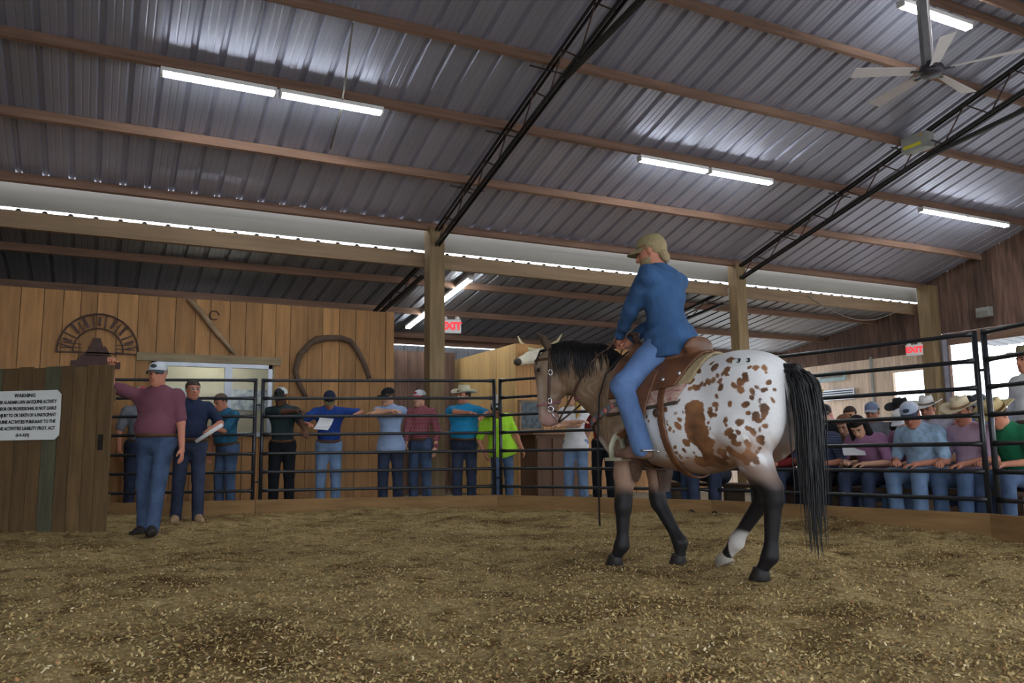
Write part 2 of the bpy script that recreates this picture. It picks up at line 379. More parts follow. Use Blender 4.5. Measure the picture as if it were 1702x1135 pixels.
# far left gable and rear wall of the aisle
wl = tag(empty('wall_left', (XL, 0, 0), PI/2), kind='structure'); plank_wall(wl, -.4, 17.1, 0, rake, .3, .03, M_barn)
wq = tag(empty('wall_rear', (0, 17.12, 0)), kind='structure')
cm = sheet_mesh('wall_sheet', 3.185, mat('wall_sheet_bluegrey', srgb(158, 162, 172), .5, .4, .08, 2))
for i in range(22): inst('wall_sheet', cm, wq, (XL+i*.924, 0, 0), (PI/2, 0, 0))  # right end left open, an added unseen gap lighting the pale gable boards
MB().box((4.7, -.05, 3.285), (24, .06, .16)).build('eave_board', M_purlin, wq)
# pale partition of a side room behind the ring, with end face and side face
wp = tag(empty('wall_partition', (0, 0, 0)), kind='structure')
sd = empty('side_face', (6.85, 0, 0), PI/2, wp); plank_wall(sd, 13.42, 17.0, 0, 2.81, .26, .025, M_boardb)
fc = empty('front_face', (0, 13.42, 0), 0, wp); plank_wall(fc, 6.85, 11.4, 0, 2.81, .26, .025, M_board); plank_wall(fc, 11.4, 13.3, 0, 2.81, .26, .025, M_pale)
# brown recess seen between the board wall and the first post
wv = tag(empty('wall_recess', (0, 16.0, 0)), kind='structure'); plank_wall(wv, 3.0, 6.7, 0, 2.92, .24, .025, M_barn)

# ------------------------------------------------------------------ floor, sawdust, shavings
def ground_h(x, y):
    h = .020*np.sin(1.7*x+.6)*np.cos(1.3*y-.4)+.014*np.sin(3.9*x-2.1*y)+.010*np.sin(6.3*y+2.7*x+1)+.008*np.sin(9.1*x-7.7*y)
    return h
JOINTS = [(-1.35, 12.62), (1.97, 11.72), (5.15, 10.71), (6.68, 7.88), (7.22, 4.74), (6.1, 1.52)]
RINGC = np.array([1.9, 5.6])
ringpoly = [np.array(p) for p in JOINTS]+[np.array(p) for p in ((3.6, -.6), (.3, -1.2), (-2.9, .4), (-4.3, 3.5), (-4.0, 7.0), (-2.6, 10.6))]
def ring_dist(P):
    """signed distance inside the ring outline, positive inside"""
    d = np.full(len(P), 1e9); n = len(ringpoly); ins = np.zeros(len(P), bool)
    for i in range(n):
        a, b = ringpoly[i], ringpoly[(i+1) % n]; e = b-a
        t = np.clip(((P-a)@e)/(e@e), 0, 1); d = np.minimum(d, np.linalg.norm(P-a-t[:,None]*e, axis=1))
        c = ((a[1] > P[:,1]) != (b[1] > P[:,1])); xx = (b[0]-a[0])*(P[:,1]-a[1])/(b[1]-a[1]+1e-9)+a[0]; ins ^= c & (P[:,0] < xx)
    return np.where(ins, d, -d)
M_floor = mat('dusty_concrete', srgb(150, 136, 112), .9, 0, .2, 2, bump=.2, bscale=20)
tag(MB().box((4.7, 8.3, -.06), (26, 20, .04)).build('floor', M_floor), kind='structure')
M_out = mat('outside_ground', srgb(176, 174, 168), .9, 0, .2, .4)
tag(MB().box((5, 8, -.13), (160, 160, .06)).build('floor_outside', M_out), kind='structure')
def sawdust():
    n = 260; xs = np.linspace(-4.6, 7.6, n); ys = np.linspace(-1.4, 12.8, n)
    X, Y = np.meshgrid(xs, ys, indexing='ij'); P = np.stack([X.ravel(), Y.ravel()], 1); r = ring_dist(P)
    h = ground_h(P[:,0], P[:,1])
    for k in range(260):
        c = np.array([rng.uniform(-3, 7), rng.uniform(.5, 11.5)]); s = rng.uniform(.05, .22); h += rng.uniform(-.03, .03)*np.exp(-((P-c)**2).sum(1)/s**2)
    h += .075*np.exp(-((r-.18)/.28)**2)*(.6+.4*np.sin(P[:,0]*2.3+P[:,1]*1.7))
    h = np.maximum(h, -.03); h = np.where(r < .01, -.045, h)
    V = np.stack([P[:,0], P[:,1], h], 1)
    I = np.arange(n*n).reshape(n, n); F = np.stack([I[:-1,:-1], I[1:,:-1], I[1:,1:], I[:-1,1:]], -1).reshape(-1, 4)
    F = F[(r[F] > -.05).any(1)]
    m = bpy.data.materials.new('sawdust'); m.use_nodes = True; nt = m.node_tree; N = nt.nodes; L = nt.links; b = N['Principled BSDF']
    b.inputs['Roughness'].default_value = .95; b.inputs['Specular IOR Level'].default_value = .15
    tc = N.new('ShaderNodeTexCoord')
    def noise(s, d, st=(1, 1, 1)):
        mp = N.new('ShaderNodeMapping'); mp.inputs['Scale'].default_value = st; mp.inputs['Rotation'].default_value = (0, 0, -.45)
        q = N.new('ShaderNodeTexNoise'); q.inputs['Scale'].default_value = s; q.inputs['Detail'].default_value = d; q.inputs['Roughness'].default_value = .65
        L.new(tc.outputs['Object'], mp.inputs[0]); L.new(mp.outputs[0], q.inputs['Vector']); return q
    n1 = noise(26, 6, (1, 1.6, 1)); n2 = noise(1.1, 4); n3 = noise(5, 4)
    r1 = N.new('ShaderNodeValToRGB'); e = r1.color_ramp.elements; e[0].position = .3; e[0].color = (*srgb(138, 114, 74), 1); e[1].position = .7; e[1].color = (*srgb(214, 190, 138), 1)
    L.new(n1.outputs['Fac'], r1.inputs[0])
    r2 = N.new('ShaderNodeValToRGB'); e = r2.color_ramp.elements; e[0].position = .33; e[0].color = (*srgb(160, 144, 124), 1); e[1].position = .56; e[1].color = (1, 1, 1, 1); L.new(n2.outputs['Fac'], r2.inputs[0])
    r3 = N.new('ShaderNodeValToRGB'); e = r3.color_ramp.elements; e[0].position = .32; e[0].color = (*srgb(160, 144, 122), 1); e[1].position = .5; e[1].color = (1, 1, 1, 1); L.new(n3.outputs['Fac'], r3.inputs[0])
    x1 = N.new('ShaderNodeMix'); x1.data_type = 'RGBA'; x1.blend_type = 'MULTIPLY'; x1.inputs[0].default_value = 1; L.new(r1.outputs[0], x1.inputs[6]); L.new(r2.outputs[0], x1.inputs[7])
    x2 = N.new('ShaderNodeMix'); x2.data_type = 'RGBA'; x2.blend_type = 'MULTIPLY'; x2.inputs[0].default_value = 1; L.new(x1.outputs[2], x2.inputs[6]); L.new(r3.outputs[0], x2.inputs[7])
    L.new(x2.outputs[2], b.inputs['Base Color'])
    bp = N.new('ShaderNodeBump'); bp.inputs['Strength'].default_value = .9; bp.inputs['Distance'].default_value = .03; L.new(n1.outputs['Fac'], bp.inputs['Height']); L.new(bp.outputs[0], b.inputs['Normal'])
    o = link(bpy.data.objects.new('arena_sawdust', quad_mesh('arena_sawdust', V, F, m)))
    tag(o, 'tan sawdust bedding covering the ring floor', 'sawdust', kind='stuff')
    # loose chips on top
    K = 260000
    u = rng.random(K); rad = 1.6+11*u**1.25; th = math.radians(90-CAM_YAW)+rng.uniform(-.66, .66, K)
    c = np.stack([rad*np.cos(th), rad*np.sin(th)], 1); ok = ring_dist(c) > .05; c = c[ok]; K = len(c)
    ix = np.clip(((c[:,0]+4.6)/12.2*(n-1)).round().astype(int), 0, n-1); iy = np.clip(((c[:,1]+1.4)/14.2*(n-1)).round().astype(int), 0, n-1)
    z = h.reshape(n, n)[ix, iy]+rng.uniform(.0, .009, K)
    a = rng.normal(.25, .9, K); ln = rng.uniform(.002, .0085, K); wd_ = ln*rng.uniform(.25, .6, K); tx = rng.normal(0, .45, K); ty = rng.normal(0, .45, K)
    d1 = np.stack([np.cos(a), np.sin(a), tx], 1)*ln[:,None]; d2 = np.stack([-np.sin(a), np.cos(a), ty], 1)*wd_[:,None]
    C0 = np.concatenate([c, z[:,None]], 1); V = np.stack([C0-d1-d2, C0+d1-d2, C0+d1+d2, C0-d1+d2], 1).reshape(-1, 3)
    F = np.arange(4*K).reshape(-1, 4)
    pal = [srgb(*q) for q in ((186, 160, 108), (204, 180, 128), (164, 136, 88), (226, 210, 172), (124, 98, 62), (176, 128, 84), (84, 68, 48))]; pw = [.40, .20, .18, .03, .11, .04, .04]
    ms = [mat('shaving_%d' % i, q, .85, 0, .1, 30, spec=.2) for i, q in enumerate(pal)]
    o = link(bpy.data.objects.new('wood_shavings', quad_mesh('wood_shavings', V, F, ms, rng.choice(len(pal), K, p=pw), False)))
    tag(o, 'loose wood shavings scattered over the sawdust', 'shavings', kind='stuff')
sawdust()

# ------------------------------------------------------------------ round pen panels and curb
RAILZ = [.33, .58, .83, 1.09, 1.34, 1.59, 1.84]
def pen_panel(a, b, label):
    a = np.array(a); b = np.array(b); L = np.linalg.norm(b-a)-.10; ang = math.atan2(*(b-a)[::-1]); c = (a+b)/2
    g = empty('pen_panel', (*c, 0), ang); r = .021
    for z in RAILZ:
        bump = [(-L/2, 0, z), (-L/2+.12, 0, z), (L/2-.12, 0, z), (L/2, 0, z)]
        MB().tube(bump, [.03, r, r, .03], 10).build('rail', M_black, g, smooth=True)
    for s in (-1, 1):
        MB().tube([(s*L/2, 0, .0), (s*L/2, 0, 1.865)], .026, 10).build('upright', M_black, g, smooth=True)
        for z in (.45, 1.5):
            MB().tube([(s*L/2, 0, z), (s*(L/2+.05), 0, z)], .014, 6).build('pin_lug', M_black, g)
    return tag(g, label, 'fence panel', 'black pipe pen panels')
PL = ['black pipe fence panel behind the two men standing in the ring', 'black pipe fence panel in front of the blue shirt reader and the folded arms man', 'black pipe fence panel behind the horse head and forelegs', 'black pipe fence panel in front of the seated crowd', 'black pipe fence panel at the right edge of the picture']
for i in range(5): pen_panel(JOINTS[i], JOINTS[i+1], PL[i])
CL = ['curb board at the foot of the fence behind the two standing men', 'long curb board under the fence left of the horse', 'curb board under the fence behind the horse legs', 'curb board under the fence in front of the seated crowd', 'curb board at the right edge of the ring']
for i in range(5):
    a, b = np.array(JOINTS[i]), np.array(JOINTS[i+1]); e = (b-a)/np.linalg.norm(b-a); nrm = np.array([e[1], -e[0]])
    if (RINGC-a)@nrm < 0: nrm = -nrm
    c = (a+b)/2+nrm*.055; L = np.linalg.norm(b-a)
    o = MB().box((0, 0, .09), (L-.01, .045, .24)).build('curb_board', M_curb, None, (*c, 0), (0, 0, math.atan2(e[1], e[0]))); tag(o, CL[i], 'curb board', 'ring curb boards')
# wooden gate on the left with the warning sign
gd = np.array([-.88, .66]); gd /= np.linalg.norm(gd)         # along the gate, leftward
GS = .9; gt = empty('wooden_gate', (.11, 9.04, .07), math.atan2(gd[1], gd[0]))
x = 0.; k = 0
for w, m in ((.17, M_gate), (.15, M_gate), (.17, M_gate), (.16, M_gate), (.19, M_gateg), (.17, M_gate), (.18, M_gate), (.2, M_gate), (.16, M_gateg), (.2, M_gate), (.18, M_gate), (.2, M_gate)):
    MB().box((w/2, 0, .925), (w-.008, .03, 1.81+.02*math.sin(k*2.3))).build('plank', m, gt, (x, .004*math.sin(k*5), 0)); x += w; k += 1
for z in (.35, 1.5): MB().box((x/2, -.035, z), (x, .04, .14)).build('cross_rail', M_gate, gt)
MB().box((.10, .03, .98), (.05, .02, .17)).build('latch_plate', mat('latch_iron', srgb(44, 38, 34), .6, .4), gt)
gt.scale = (GS, GS, GS); tag(gt, 'tall wooden plank gate with a white warning sign on it', 'gate')
sg = empty('warning_sign', (*(np.array([.11, 9.04])+gd*.545+np.array([-.60, -.80])*.032), .985), math.atan2(gd[1], gd[0]))
SW, SH = .90, .55; ch = .05
M_sign = mat('sign_white', srgb(228, 230, 228), .6, 0, .04, 3); M_ink = mat('sign_black_ink', srgb(28, 32, 34), .7, 0, .1)
pv = [(ch, 0), (SW-ch, 0), (SW, ch), (SW, SH-ch), (SW-ch, SH), (ch, SH), (0, SH-ch), (0, ch)]
MB().add([(x, 0, z) for x, z in pv]+[(x, .015, z) for x, z in pv], [tuple(range(8)), tuple(range(15, 7, -1))]+[((i+1) % 8, i, i+8, (i+1) % 8+8) for i in range(8)]).build('board', M_sign, sg)
rows = [('WARNING', .055), ('UNDER ALABAMA LAW AN EQUINE ACTIVITY', .052), ('SPONSOR OR PROFESSIONAL IS NOT LIABLE', .052), ('FOR INJURY TO OR DEATH OF A PARTICIPANT', .052), ('IN EQUINE ACTIVITIES PURSUANT TO THE', .052), ('EQUINE ACTIVITIES LIABILITY PROT. ACT', .052), ('(6-5-337)', .045)]
for i, (t, s) in enumerate(rows):
    me = text_mesh(t, s, bold=.0018, ext=.001, sx=1.); w = max(v.co.x for v in me.vertices)-min(v.co.x for v in me.vertices)
    if w > SW-.08 or 0 < i < 6:
        k = (SW-.09)/w
        for v in me.vertices: v.co.x *= k
    me.materials.append(M_ink); inst('lettering', me, sg, (SW/2, .018, SH-.055-i*.0735), (PI/2, 0, PI))
sg.scale = (GS, GS, GS); tag(sg, 'white warning sign with lines of black lettering on the wooden gate', 'sign')
# ------------------------------------------------------------------ strip lights
def strip_light(p, d, L, label, group='fluorescent strip lights', tilt=(0, 0, 1)):
    """white batten fixture with two bare tubes; p = centre, d = direction"""
    d = np.asarray(d, float); x, y, z = basis(d, tilt); g = empty('strip_light', p)
    R = np.stack([z, x, y], 1)                                   # local x along the tube, z up
    MB().box(R@np.array([0, 0, .035]), (L, .11, .05), R).build('housing', M_white, g)
    for s in (-.03, .03):
        a = R@np.array([-L/2+.03, s, -.012]); b = R@np.array([L/2-.03, s, -.012]); MB().tube([a, b], .0165, 8).build('tube', M_tube, g)
    for e in (-1, 1): MB().box(R@np.array([e*(L/2-.012), 0, -.005]), (.024, .1, .045), R).build('end_cap', M_white, g)
    return tag(g, label, 'light', group)
zl = roof_z(9.52)-.215
for x0, lb in ((.42, 'bright strip light at upper left, left one of the joined pair'), (1.73, 'bright strip light at upper left, right one of the joined pair'),
               (6.92, 'strip light above the rider, left one of the joined pair'), (8.24, 'strip light above the rider, right one of the joined pair'),
               (13.1, 'strip light near the brown gable, left half of the far pair'), (14.35, 'strip light near the brown gable, right half of the far pair')):
    strip_light((x0+.635, 9.50, zl), (1, 0, 0), 1.27, lb)
zr = roof_z(6.02)-.30
strip_light((8.85, 6.0, zr), (1, 0, 0), 1.27, 'strip light at the top edge of the picture near the fan')
for x, y, n in ((5.6, 2.2, 'first'), (6.9, 2.2, 'second')):  # made-up strip fixtures out of view, added to light the ring
    strip_light((x, y, roof_z(2.2)-.215), (1, 0, 0), 1.27, 'added fill light on the near roof slope out of view, %s from the left' % n)
dl = np.array([-.03, 1, -.15])
strip_light((5.73, 13.62, lean_z(13.62)-.125), dl, 1.3, 'slanting strip light under the lean-to right of the first post')
strip_light((5.66, 15.45, lean_z(15.45)-.125), dl, 1.15, 'slanting strip light under the lean-to left of the first post')

strip_light((1.6, 14.0, 2.75), (1, 0, 0), .9, 'small strip light inside the office behind the window')
# ------------------------------------------------------------------ ceiling fan, box on the truss, exit signs
fn = empty('ceiling_fan', (8.42, 5.82, 5.12))
MB().box((-.08, 0, .62), (.12, .05, 1.15)).build('hanger_board', mat('fan_hanger', srgb(120, 118, 120), .6, .2, .1), fn)
MB().tube([(.03, 0, .06), (.03, 0, 1.1)], .02, 8).build('down_rod', M_fanw, fn)
MB().lathe([(.001, .12), (.05, .12), (.11, .09), (.135, .03), (.135, -.02), (.11, -.05), (.001, -.055)], n=24).build('motor', mat('fan_motor', srgb(74, 70, 80), .5, .3, .1), fn, smooth=True)
for k in range(5):
    a = math.radians(-62+72*k); R = rotz(a); m = MB()
    t = np.linspace(.20, .92, 6); hw = np.linspace(.055, .085, 6); V = []
    for i in range(6):
        for s in (-1, 1):
            for q in (-.004, .004): V.append((t[i], s*hw[i], s*.018-.015*i/5+q))
    V = np.array(V)@R.T; F = []
    for i in range(5):
        b = i*4; F += [(b, b+2, b+6, b+4), (b+1, b+5, b+7, b+3), (b, b+4, b+5, b+1), (b+2, b+3, b+7, b+6)]
    F += [(0, 1, 3, 2), (20, 22, 23, 21)]
    bl = m.add(V, F).build('blade', M_fanw, fn)
    MB().box(R@np.array([.17, 0, -.01]), (.14, .04, .012), R).build('blade_iron', mat('fan_iron', srgb(60, 58, 66), .5, .4), bl)
tag(fn, 'white five blade ceiling fan hanging from the ridge', 'ceiling fan')
bx = empty('control_box', (11.06, 7.98, 5.45), 0)
MB().box((0, 0, 0), (.2, .42, .24)).build('case', M_grey, bx); MB().box((-.104, .02, -.05), (.006, .3, .05)).build('sticker', mat('yellow_sticker', srgb(206, 190, 40), .6, 0, .1), bx); MB().box((-.1, -.14, .07), (.03, .05, .05)).build('cover_plate', mat('box_tan', srgb(170, 140, 100), .6), bx)
tag(bx, 'grey metal box with a yellow sticker fixed to the truss', 'box')
M_red = mat('exit_red', srgb(226, 58, 66), .5, 0, .05, emit=.9)
def exit_sign(p, rz, label, s=1.):
    g = empty('exit_sign', p, rz)
    MB().box((0, 0, 0), (.32*s, .06, .22*s)).build('case', M_white, g)
    me = text_mesh('EXIT', .16*s, bold=.009, ext=.003); me.materials.append(M_red); inst('lettering', me, g, (0, -.034, 0), (PI/2, 0, 0))
    for q in (-.10, .10): MB().ell((q*s, -.01, .13*s), (.04*s, .04*s, .035*s), n=10, m=6).build('emergency_lamp', M_white, g)
    return tag(g, label, 'exit sign', 'exit signs')
exit_sign((5.0, 12.1, 2.83), -.25, 'red exit sign beside the first timber post')
exit_sign((16.24, 12.2, 2.97), -1.15, 'red exit sign on the corner post by the gable opening', 1.1)

# ------------------------------------------------------------------ decorations on the board wall
ar = empty('arched_metal_sign', (-.06, WY-.05, 2.2))
def arc(r, a0, a1, n=26): return [(r*math.cos(a), 0, .12+r*math.sin(a)*1.06) for a in np.linspace(a0, a1, n)]
MB().tube(arc(.53, 0, PI), .014, 6).build('outer_hoop', M_rust, ar); MB().tube(arc(.33, 0, PI), .012, 6).build('inner_hoop', M_rust, ar)
MB().bar((-.55, 0, .11), (.55, 0, .11), .02, .02).build('base_bar', M_rust, ar)
for k in range(15):
    a = PI*(.95-k*.0643); r0, r1 = .345+.02*(k % 2), .515-.025*(k % 3 == 1); w0 = .02+.018*(k % 2)
    e0 = np.array([math.cos(a), 0, math.sin(a)*1.06]); tv = np.array([-math.sin(a), 0, math.cos(a)])
    MB().bar(e0*r0+(0, 0, .12), e0*r1+tv*.02*(k % 3-1)+(0, 0, .12), w0, .01, (0, 1, 0)).build('cut_bar', M_rust, ar)
for w, (x, z, h) in ((.5, (-.04, .02, .12)), (.34, (.0, .14, .14)), (.16, (-.02, .27, .12))): MB().add([(x-w/2, -.01, z-h/2), (x+w/2, -.01, z-h/2), (x+w*.28, -.01, z+h/2), (x-w*.34, -.01, z+h/2), (x-w/2, .01, z-h/2), (x+w/2, .01, z-h/2), (x+w*.28, .01, z+h/2), (x-w*.34, .01, z+h/2)], [(0, 1, 2, 3), (7, 6, 5, 4), (0, 4, 5, 1), (1, 5, 6, 2), (2, 6, 7, 3), (3, 7, 4, 0)]).build('cut_silhouette', M_rust, ar)
for s in (-1, 1):
    for k in range(3): MB().bar((s*.22, 0, .13+.05*k), (s*(.5-.02*k), 0, .10+.075*k), .025, .012).build('cut_branch', M_rust, ar)
MB().box((-.02, 0, -.06), (.64, .015, .1)).build('name_plate', M_rust, ar)
tag(ar, 'rusty half round metal sign with a cut out pattern on the board wall', 'metal sign')
st = MB(); st.tube([(1.13, 0, 3.2), (1.3, -.02, 3.02), (1.6, 0, 2.65), (1.84, 0, 2.38)], [.035, .045, .04, .03], 8); o = st.build('wooden_yoke_pole', mat('weathered_pole', srgb(150, 126, 100), .85, 0, .25, 8, bump=.2), None, (0, WY-.06, 0), smooth=True); tag(o, 'weathered wooden pole hung slanting on the board wall', 'pole')
o = MB().tube([(.07*math.cos(a), 0, .07*math.sin(a)) for a in np.linspace(0, 5.4, 16)], .009, 6).build('iron_ring', M_rust, None, (1.52, WY-.03, 2.97), smooth=True); tag(o, 'small iron ring hook on the board wall beside the pole', 'hook')
bw = [(2.95, 1.72), (2.83, 1.95), (2.77, 2.15), (2.83, 2.4), (3.0, 2.6), (3.1, 2.66), (3.3, 2.70), (3.5, 2.71), (3.66, 2.67), (3.78, 2.52), (3.9, 2.28), (3.98, 2.05)]
o = MB().tube([(x, .02*math.sin(i), z) for i, (x, z) in enumerate(bw)], [.035, .042, .045, .045, .048, .06, .05, .05, .048, .045, .042, .04], 8).build('bent_wood_bow', mat('bow_wood', srgb(92, 74, 60), .85, 0, .25, 8, bump=.2), None, (0, WY-.10, 0), smooth=True); tag(o, 'bent wooden ox bow hanging on the board wall', 'ox bow')
wrt = empty('hanging_tack', (4.72, 15.85, 2.35))
for k in range(9):
    a0 = random.uniform(0, 6); rr = random.uniform(.13, .24)
    MB().tube([(rr*math.cos(a)+.03*math.sin(3*a+k), .02*k-.08, rr*1.25*math.sin(a)) for a in np.linspace(a0, a0+5.6, 20)], .011, 5).build('strap', M_steel, wrt)
tag(wrt, 'dark bundle of coiled straps hanging in the recess beside the first post', 'tack')
# horned skull mount on the pale partition
sk = empty('longhorn_mount', (7.28, 13.32, 2.50), math.radians(-40)); M_bone = mat('skull_hide', srgb(214, 206, 188), .8, 0, .1, 6); M_horn = mat('horn', srgb(190, 178, 140), .5, 0, .2, 6); M_noseb = mat('dark_muzzle', srgb(58, 50, 46), .7)
s = Sdf(.05).cone((0, 0, .1), (-.12, -.30, .02), .13, .11).cone((-.12, -.30, .02), (-.26, -.52, -.06), .11, .075); sdf_obj('head', s, (-.5, -.75, -.25), (.25, .2, .35), .018, M_bone, sk)
MB().ell((-.285, -.56, -.075), (.08, .07, .07)).build('muzzle', M_noseb, sk, smooth=True)
MB().tube([(.06, -.06, .18), (.2, -.08, .22), (.36, -.12, .32), (.46, -.15, .45)], [.05, .045, .03, .01], 8).build('horn', M_horn, sk, smooth=True)
MB().tube([(-.06, -.04, .18), (-.2, -.02, .22), (-.34, -.02, .34), (-.4, -.02, .47)], [.05, .045, .03, .01], 8).build('horn', M_horn, sk, smooth=True)
for q in (-1, 1): MB().ell((q*.13-.03, -.12, .07), (.09, .03, .035)).build('ear', M_bone, sk, smooth=True)
tag(sk, 'pale horned steer head mounted on the plank wall behind the horse', 'mounted head')
cb = empty('chalkboard', (7.12, 13.385, 1.48)); M_slate = mat('slate', srgb(50, 58, 66), .6, 0, .3, 12, col2=srgb(92, 104, 112))
MB().box((0, 0, 0), (.42, .02, .5)).build('slate', M_slate, cb)
for c, d in (((-.225, 0, 0), (.04, .035, .56)), ((.225, 0, 0), (.04, .035, .56)), ((0, 0, .265), (.45, .035, .04)), ((0, 0, -.265), (.45, .035, .04))): MB().box(c, d).build('frame', M_beam, cb)
tag(cb, 'framed chalkboard on the plank wall behind the horse muzzle', 'chalkboard')
ct = empty('wooden_counter', (6.95, 12.35, 0)); M_ct = mat('counter_wood', srgb(92, 62, 42), .7, 0, .2, 5, (3, 3, .4))
MB().box((0, 0, .55), (.9, .55, 1.1)).build('body', M_ct, ct); MB().box((0, 0, 1.12), (1.05, .68, .05)).build('top', mat('counter_top', srgb(128, 86, 58), .6, 0, .15), ct)
for q in (-.3, 0, .3): MB().box((q, -.285, .55), (.26, .02, .95)).build('panel', M_ct, ct)
tag(ct, 'brown wooden counter behind the fence between the neon shirt man and the horse', 'counter')
cu = tag(MB().add([(.04*math.sin(i*2.1), i*.045, z) for z in (3.2, 2.3, 1.2, .0) for i in range(9)]+[(.04*math.sin(i*2.1)+.02, i*.045, z) for z in (3.2, 2.3, 1.2, .0) for i in range(9)], [(r*9+i, r*9+i+1, r*9+i+10, r*9+i+9) for r in range(3) for i in range(8)]+[(36+r*9+i, 36+r*9+i+9, 36+r*9+i+10, 36+r*9+i+1) for r in range(3) for i in range(8)]).build('curtain', mat('grey_curtain', srgb(150, 146, 160), .9, 0, .15), None, (16.52, 11.6, 0), smooth=True), 'grey curtain gathered beside the gable opening', 'curtain')
o = empty('wall_lamp', (16.6, 10.75, 3.62)); MB().box((0, 0, 0), (.12, .3, .2)).build('case', M_grey, o); MB().box((-.07, 0, -.03), (.03, .24, .1)).build('lens', M_flash, o); tag(o, 'grey box lamp high on the brown gable wall', 'wall lamp')
o = empty('wall_vent', (16.62, 14.75, 2.15)); MB().box((0, 0, 0), (.06, 1.05, .26)).build('frame', M_alu, o)
for k in range(4): MB().box((-.035, 0, -.08+.055*k), (.02, .95, .03)).build('louvre', mat('vent_dark', srgb(70, 74, 70), .6), o)
tag(o, 'dark louvred vent low on the pale gable wall', 'vent')
o = empty('wall_sign', (16.62, 14.9, 2.62)); MB().box((0, 0, 0), (.03, .85, .24)).build('board', mat('pale_blue_sign', srgb(168, 190, 196), .6, 0, .1), o); MB().box((-.02, 0, 0), (.012, .7, .05)).build('stripe', M_flash, o); tag(o, 'pale blue sign above the vent on the gable wall', 'sign')
o = MB().tube([(9.9+.55*t, 12.25, 4.0-.02-.42*math.sin(t*PI/5.6)) for t in np.linspace(0, 5.6, 24)], .008, 5).build('sagging_cable', M_flash, None, smooth=True); o.location = (3.2, 0, .0); tag(o, 'thin white cable sagging under the eave beam at right', 'cable')
for y0, lb in ((.75, 'x'),):
    o = MB().tube([(2.62, 10.6, roof_z(10.6)-.05), (2.5, 9.6, roof_z(9.6)-.2), (2.3, 8.4, roof_z(8.4)-.05)], .012, 5).build('conduit_pipe', M_flash, None, smooth=True); tag(o, 'thin pale conduit crossing the purlins by the upper left lights', 'conduit')
# ------------------------------------------------------------------ people
def head_sdf():
    s = Sdf(.02)
    s.ell((0, -.012, .03), (.076, .096, .083)).ell((0, .03, -.035), (.058, .06, .088), k=.03).ell((0, .05, -.094), (.036, .034, .03), k=.03)
    for q in (-1, 1): s.ell((q*.045, -.0, -.06), (.022, .045, .04), k=.03)
    s.ell((0, .073, .026), (.05, .018, .013), k=.012)
    for q in (-1, 1): s.sub((q*.031, .098, .007), (.018, .014, .011), k=.012)
    s.cone((0, .088, .012), (0, .108, -.028), .008, .0135, k=.012)
    for q in (-1, 1): s.ell((q*.011, .1, -.032), (.009, .011, .008), k=.008)
    s.ell((0, .087, -.058), (.023, .01, .0065), k=.008).ell((0, .086, -.07), (.02, .01, .007), k=.006)
    for q in (-1, 1): s.ell((q*.078, -.01, -.005), (.009, .02, .032), k=.008)
    s.cone((0, -.02, -.06), (0, -.03, -.17), .054, .056, k=.03)
    return s
HV, HF = surf(head_sdf(), (-.12, -.14, -.19), (.12, .15, .14), .0072)
HC = HV[HF].mean(1)
def head_mats(beard):
    mi = np.zeros(len(HF), int)
    ey = np.minimum(np.linalg.norm((HC-[.031, .09, .006])/[.016, .03, .0075], axis=1), np.linalg.norm((HC-[-.031, .09, .006])/[.016, .03, .0075], axis=1)) < 1; mi[ey] = 1
    lp = np.linalg.norm((HC-[0, .095, -.064])/[.023, .03, .0095], axis=1) < 1; mi[lp] = 2
    br = np.minimum(np.linalg.norm((HC-[.033, .09, .027])/[.022, .03, .006], axis=1), np.linalg.norm((HC-[-.033, .09, .027])/[.022, .03, .006], axis=1)) < 1; mi[br] = 3
    if beard: mi[(HC[:,2] < -.045) & (HC[:,2] > -.135) & (HC[:,1] > -.0) & ~lp] = 3
    return mi
def hand_arr(curl):
    s = Sdf(.012); s.ell((0, .05, 0), (.04, .052, .016)).cone((0, -.02, 0), (0, .03, 0), .026, .028)
    for i, (x, L) in enumerate(((-.031, .060), (-.011, .072), (.010, .070), (.030, .054))):
        p = np.array([x, .088, 0]); a = 0.
        for seg, fr in enumerate((.45, .32, .26)):
            a += curl*(1, 1.1, .8)[seg]; q = p+L*fr*1.05*np.array([x*.6, math.cos(a), -math.sin(a)]); s.cone(p, q, .0095-.0008*seg, .009-.0008*seg, k=.006); p = q
    s.chain([(.03, .025, -.004), (.052, .055, -.016), (.05, .085, -.028-.02*curl)], [.013, .011, .009], k=.01)
    return surf(s, (-.075, -.06, -.10), (.085, .2, .04), .0062)
HANDS = {'relax': hand_arr(.32), 'grip': hand_arr(1.15), 'flat': hand_arr(.08)}
def ik(a, b, l1, l2, pole):
    a = np.asarray(a, float); b = np.asarray(b, float); d = b-a; L = np.linalg.norm(d); n = d/L; L = min(L, (l1+l2)*.998)
    x = (l1*l1-l2*l2+L*L)/(2*L); h = math.sqrt(max(l1*l1-x*x, 0)); p = np.asarray(pole, float); p = p-n*(p@n); p /= np.linalg.norm(p)+1e-9
    return a+n*x+p*h, a+n*L
def rotx(a): c, s = math.cos(a), math.sin(a); return np.array([[1,0,0],[0,c,-s],[0,s,c]])
def roty(a): c, s = math.cos(a), math.sin(a); return np.array([[c,0,s],[0,1,0],[-s,0,c]])
SKIN = {'light': srgb(206, 158, 132), 'tan': srgb(186, 134, 104), 'red': srgb(196, 132, 108), 'dark': srgb(96, 66, 52)}
def plain(name, c, rough=.85, bump=.25, bs=25, var=.12, **k): return mat(name, c, rough, 0, var, 9, bump=bump, bscale=bs, spec=.25, **k)
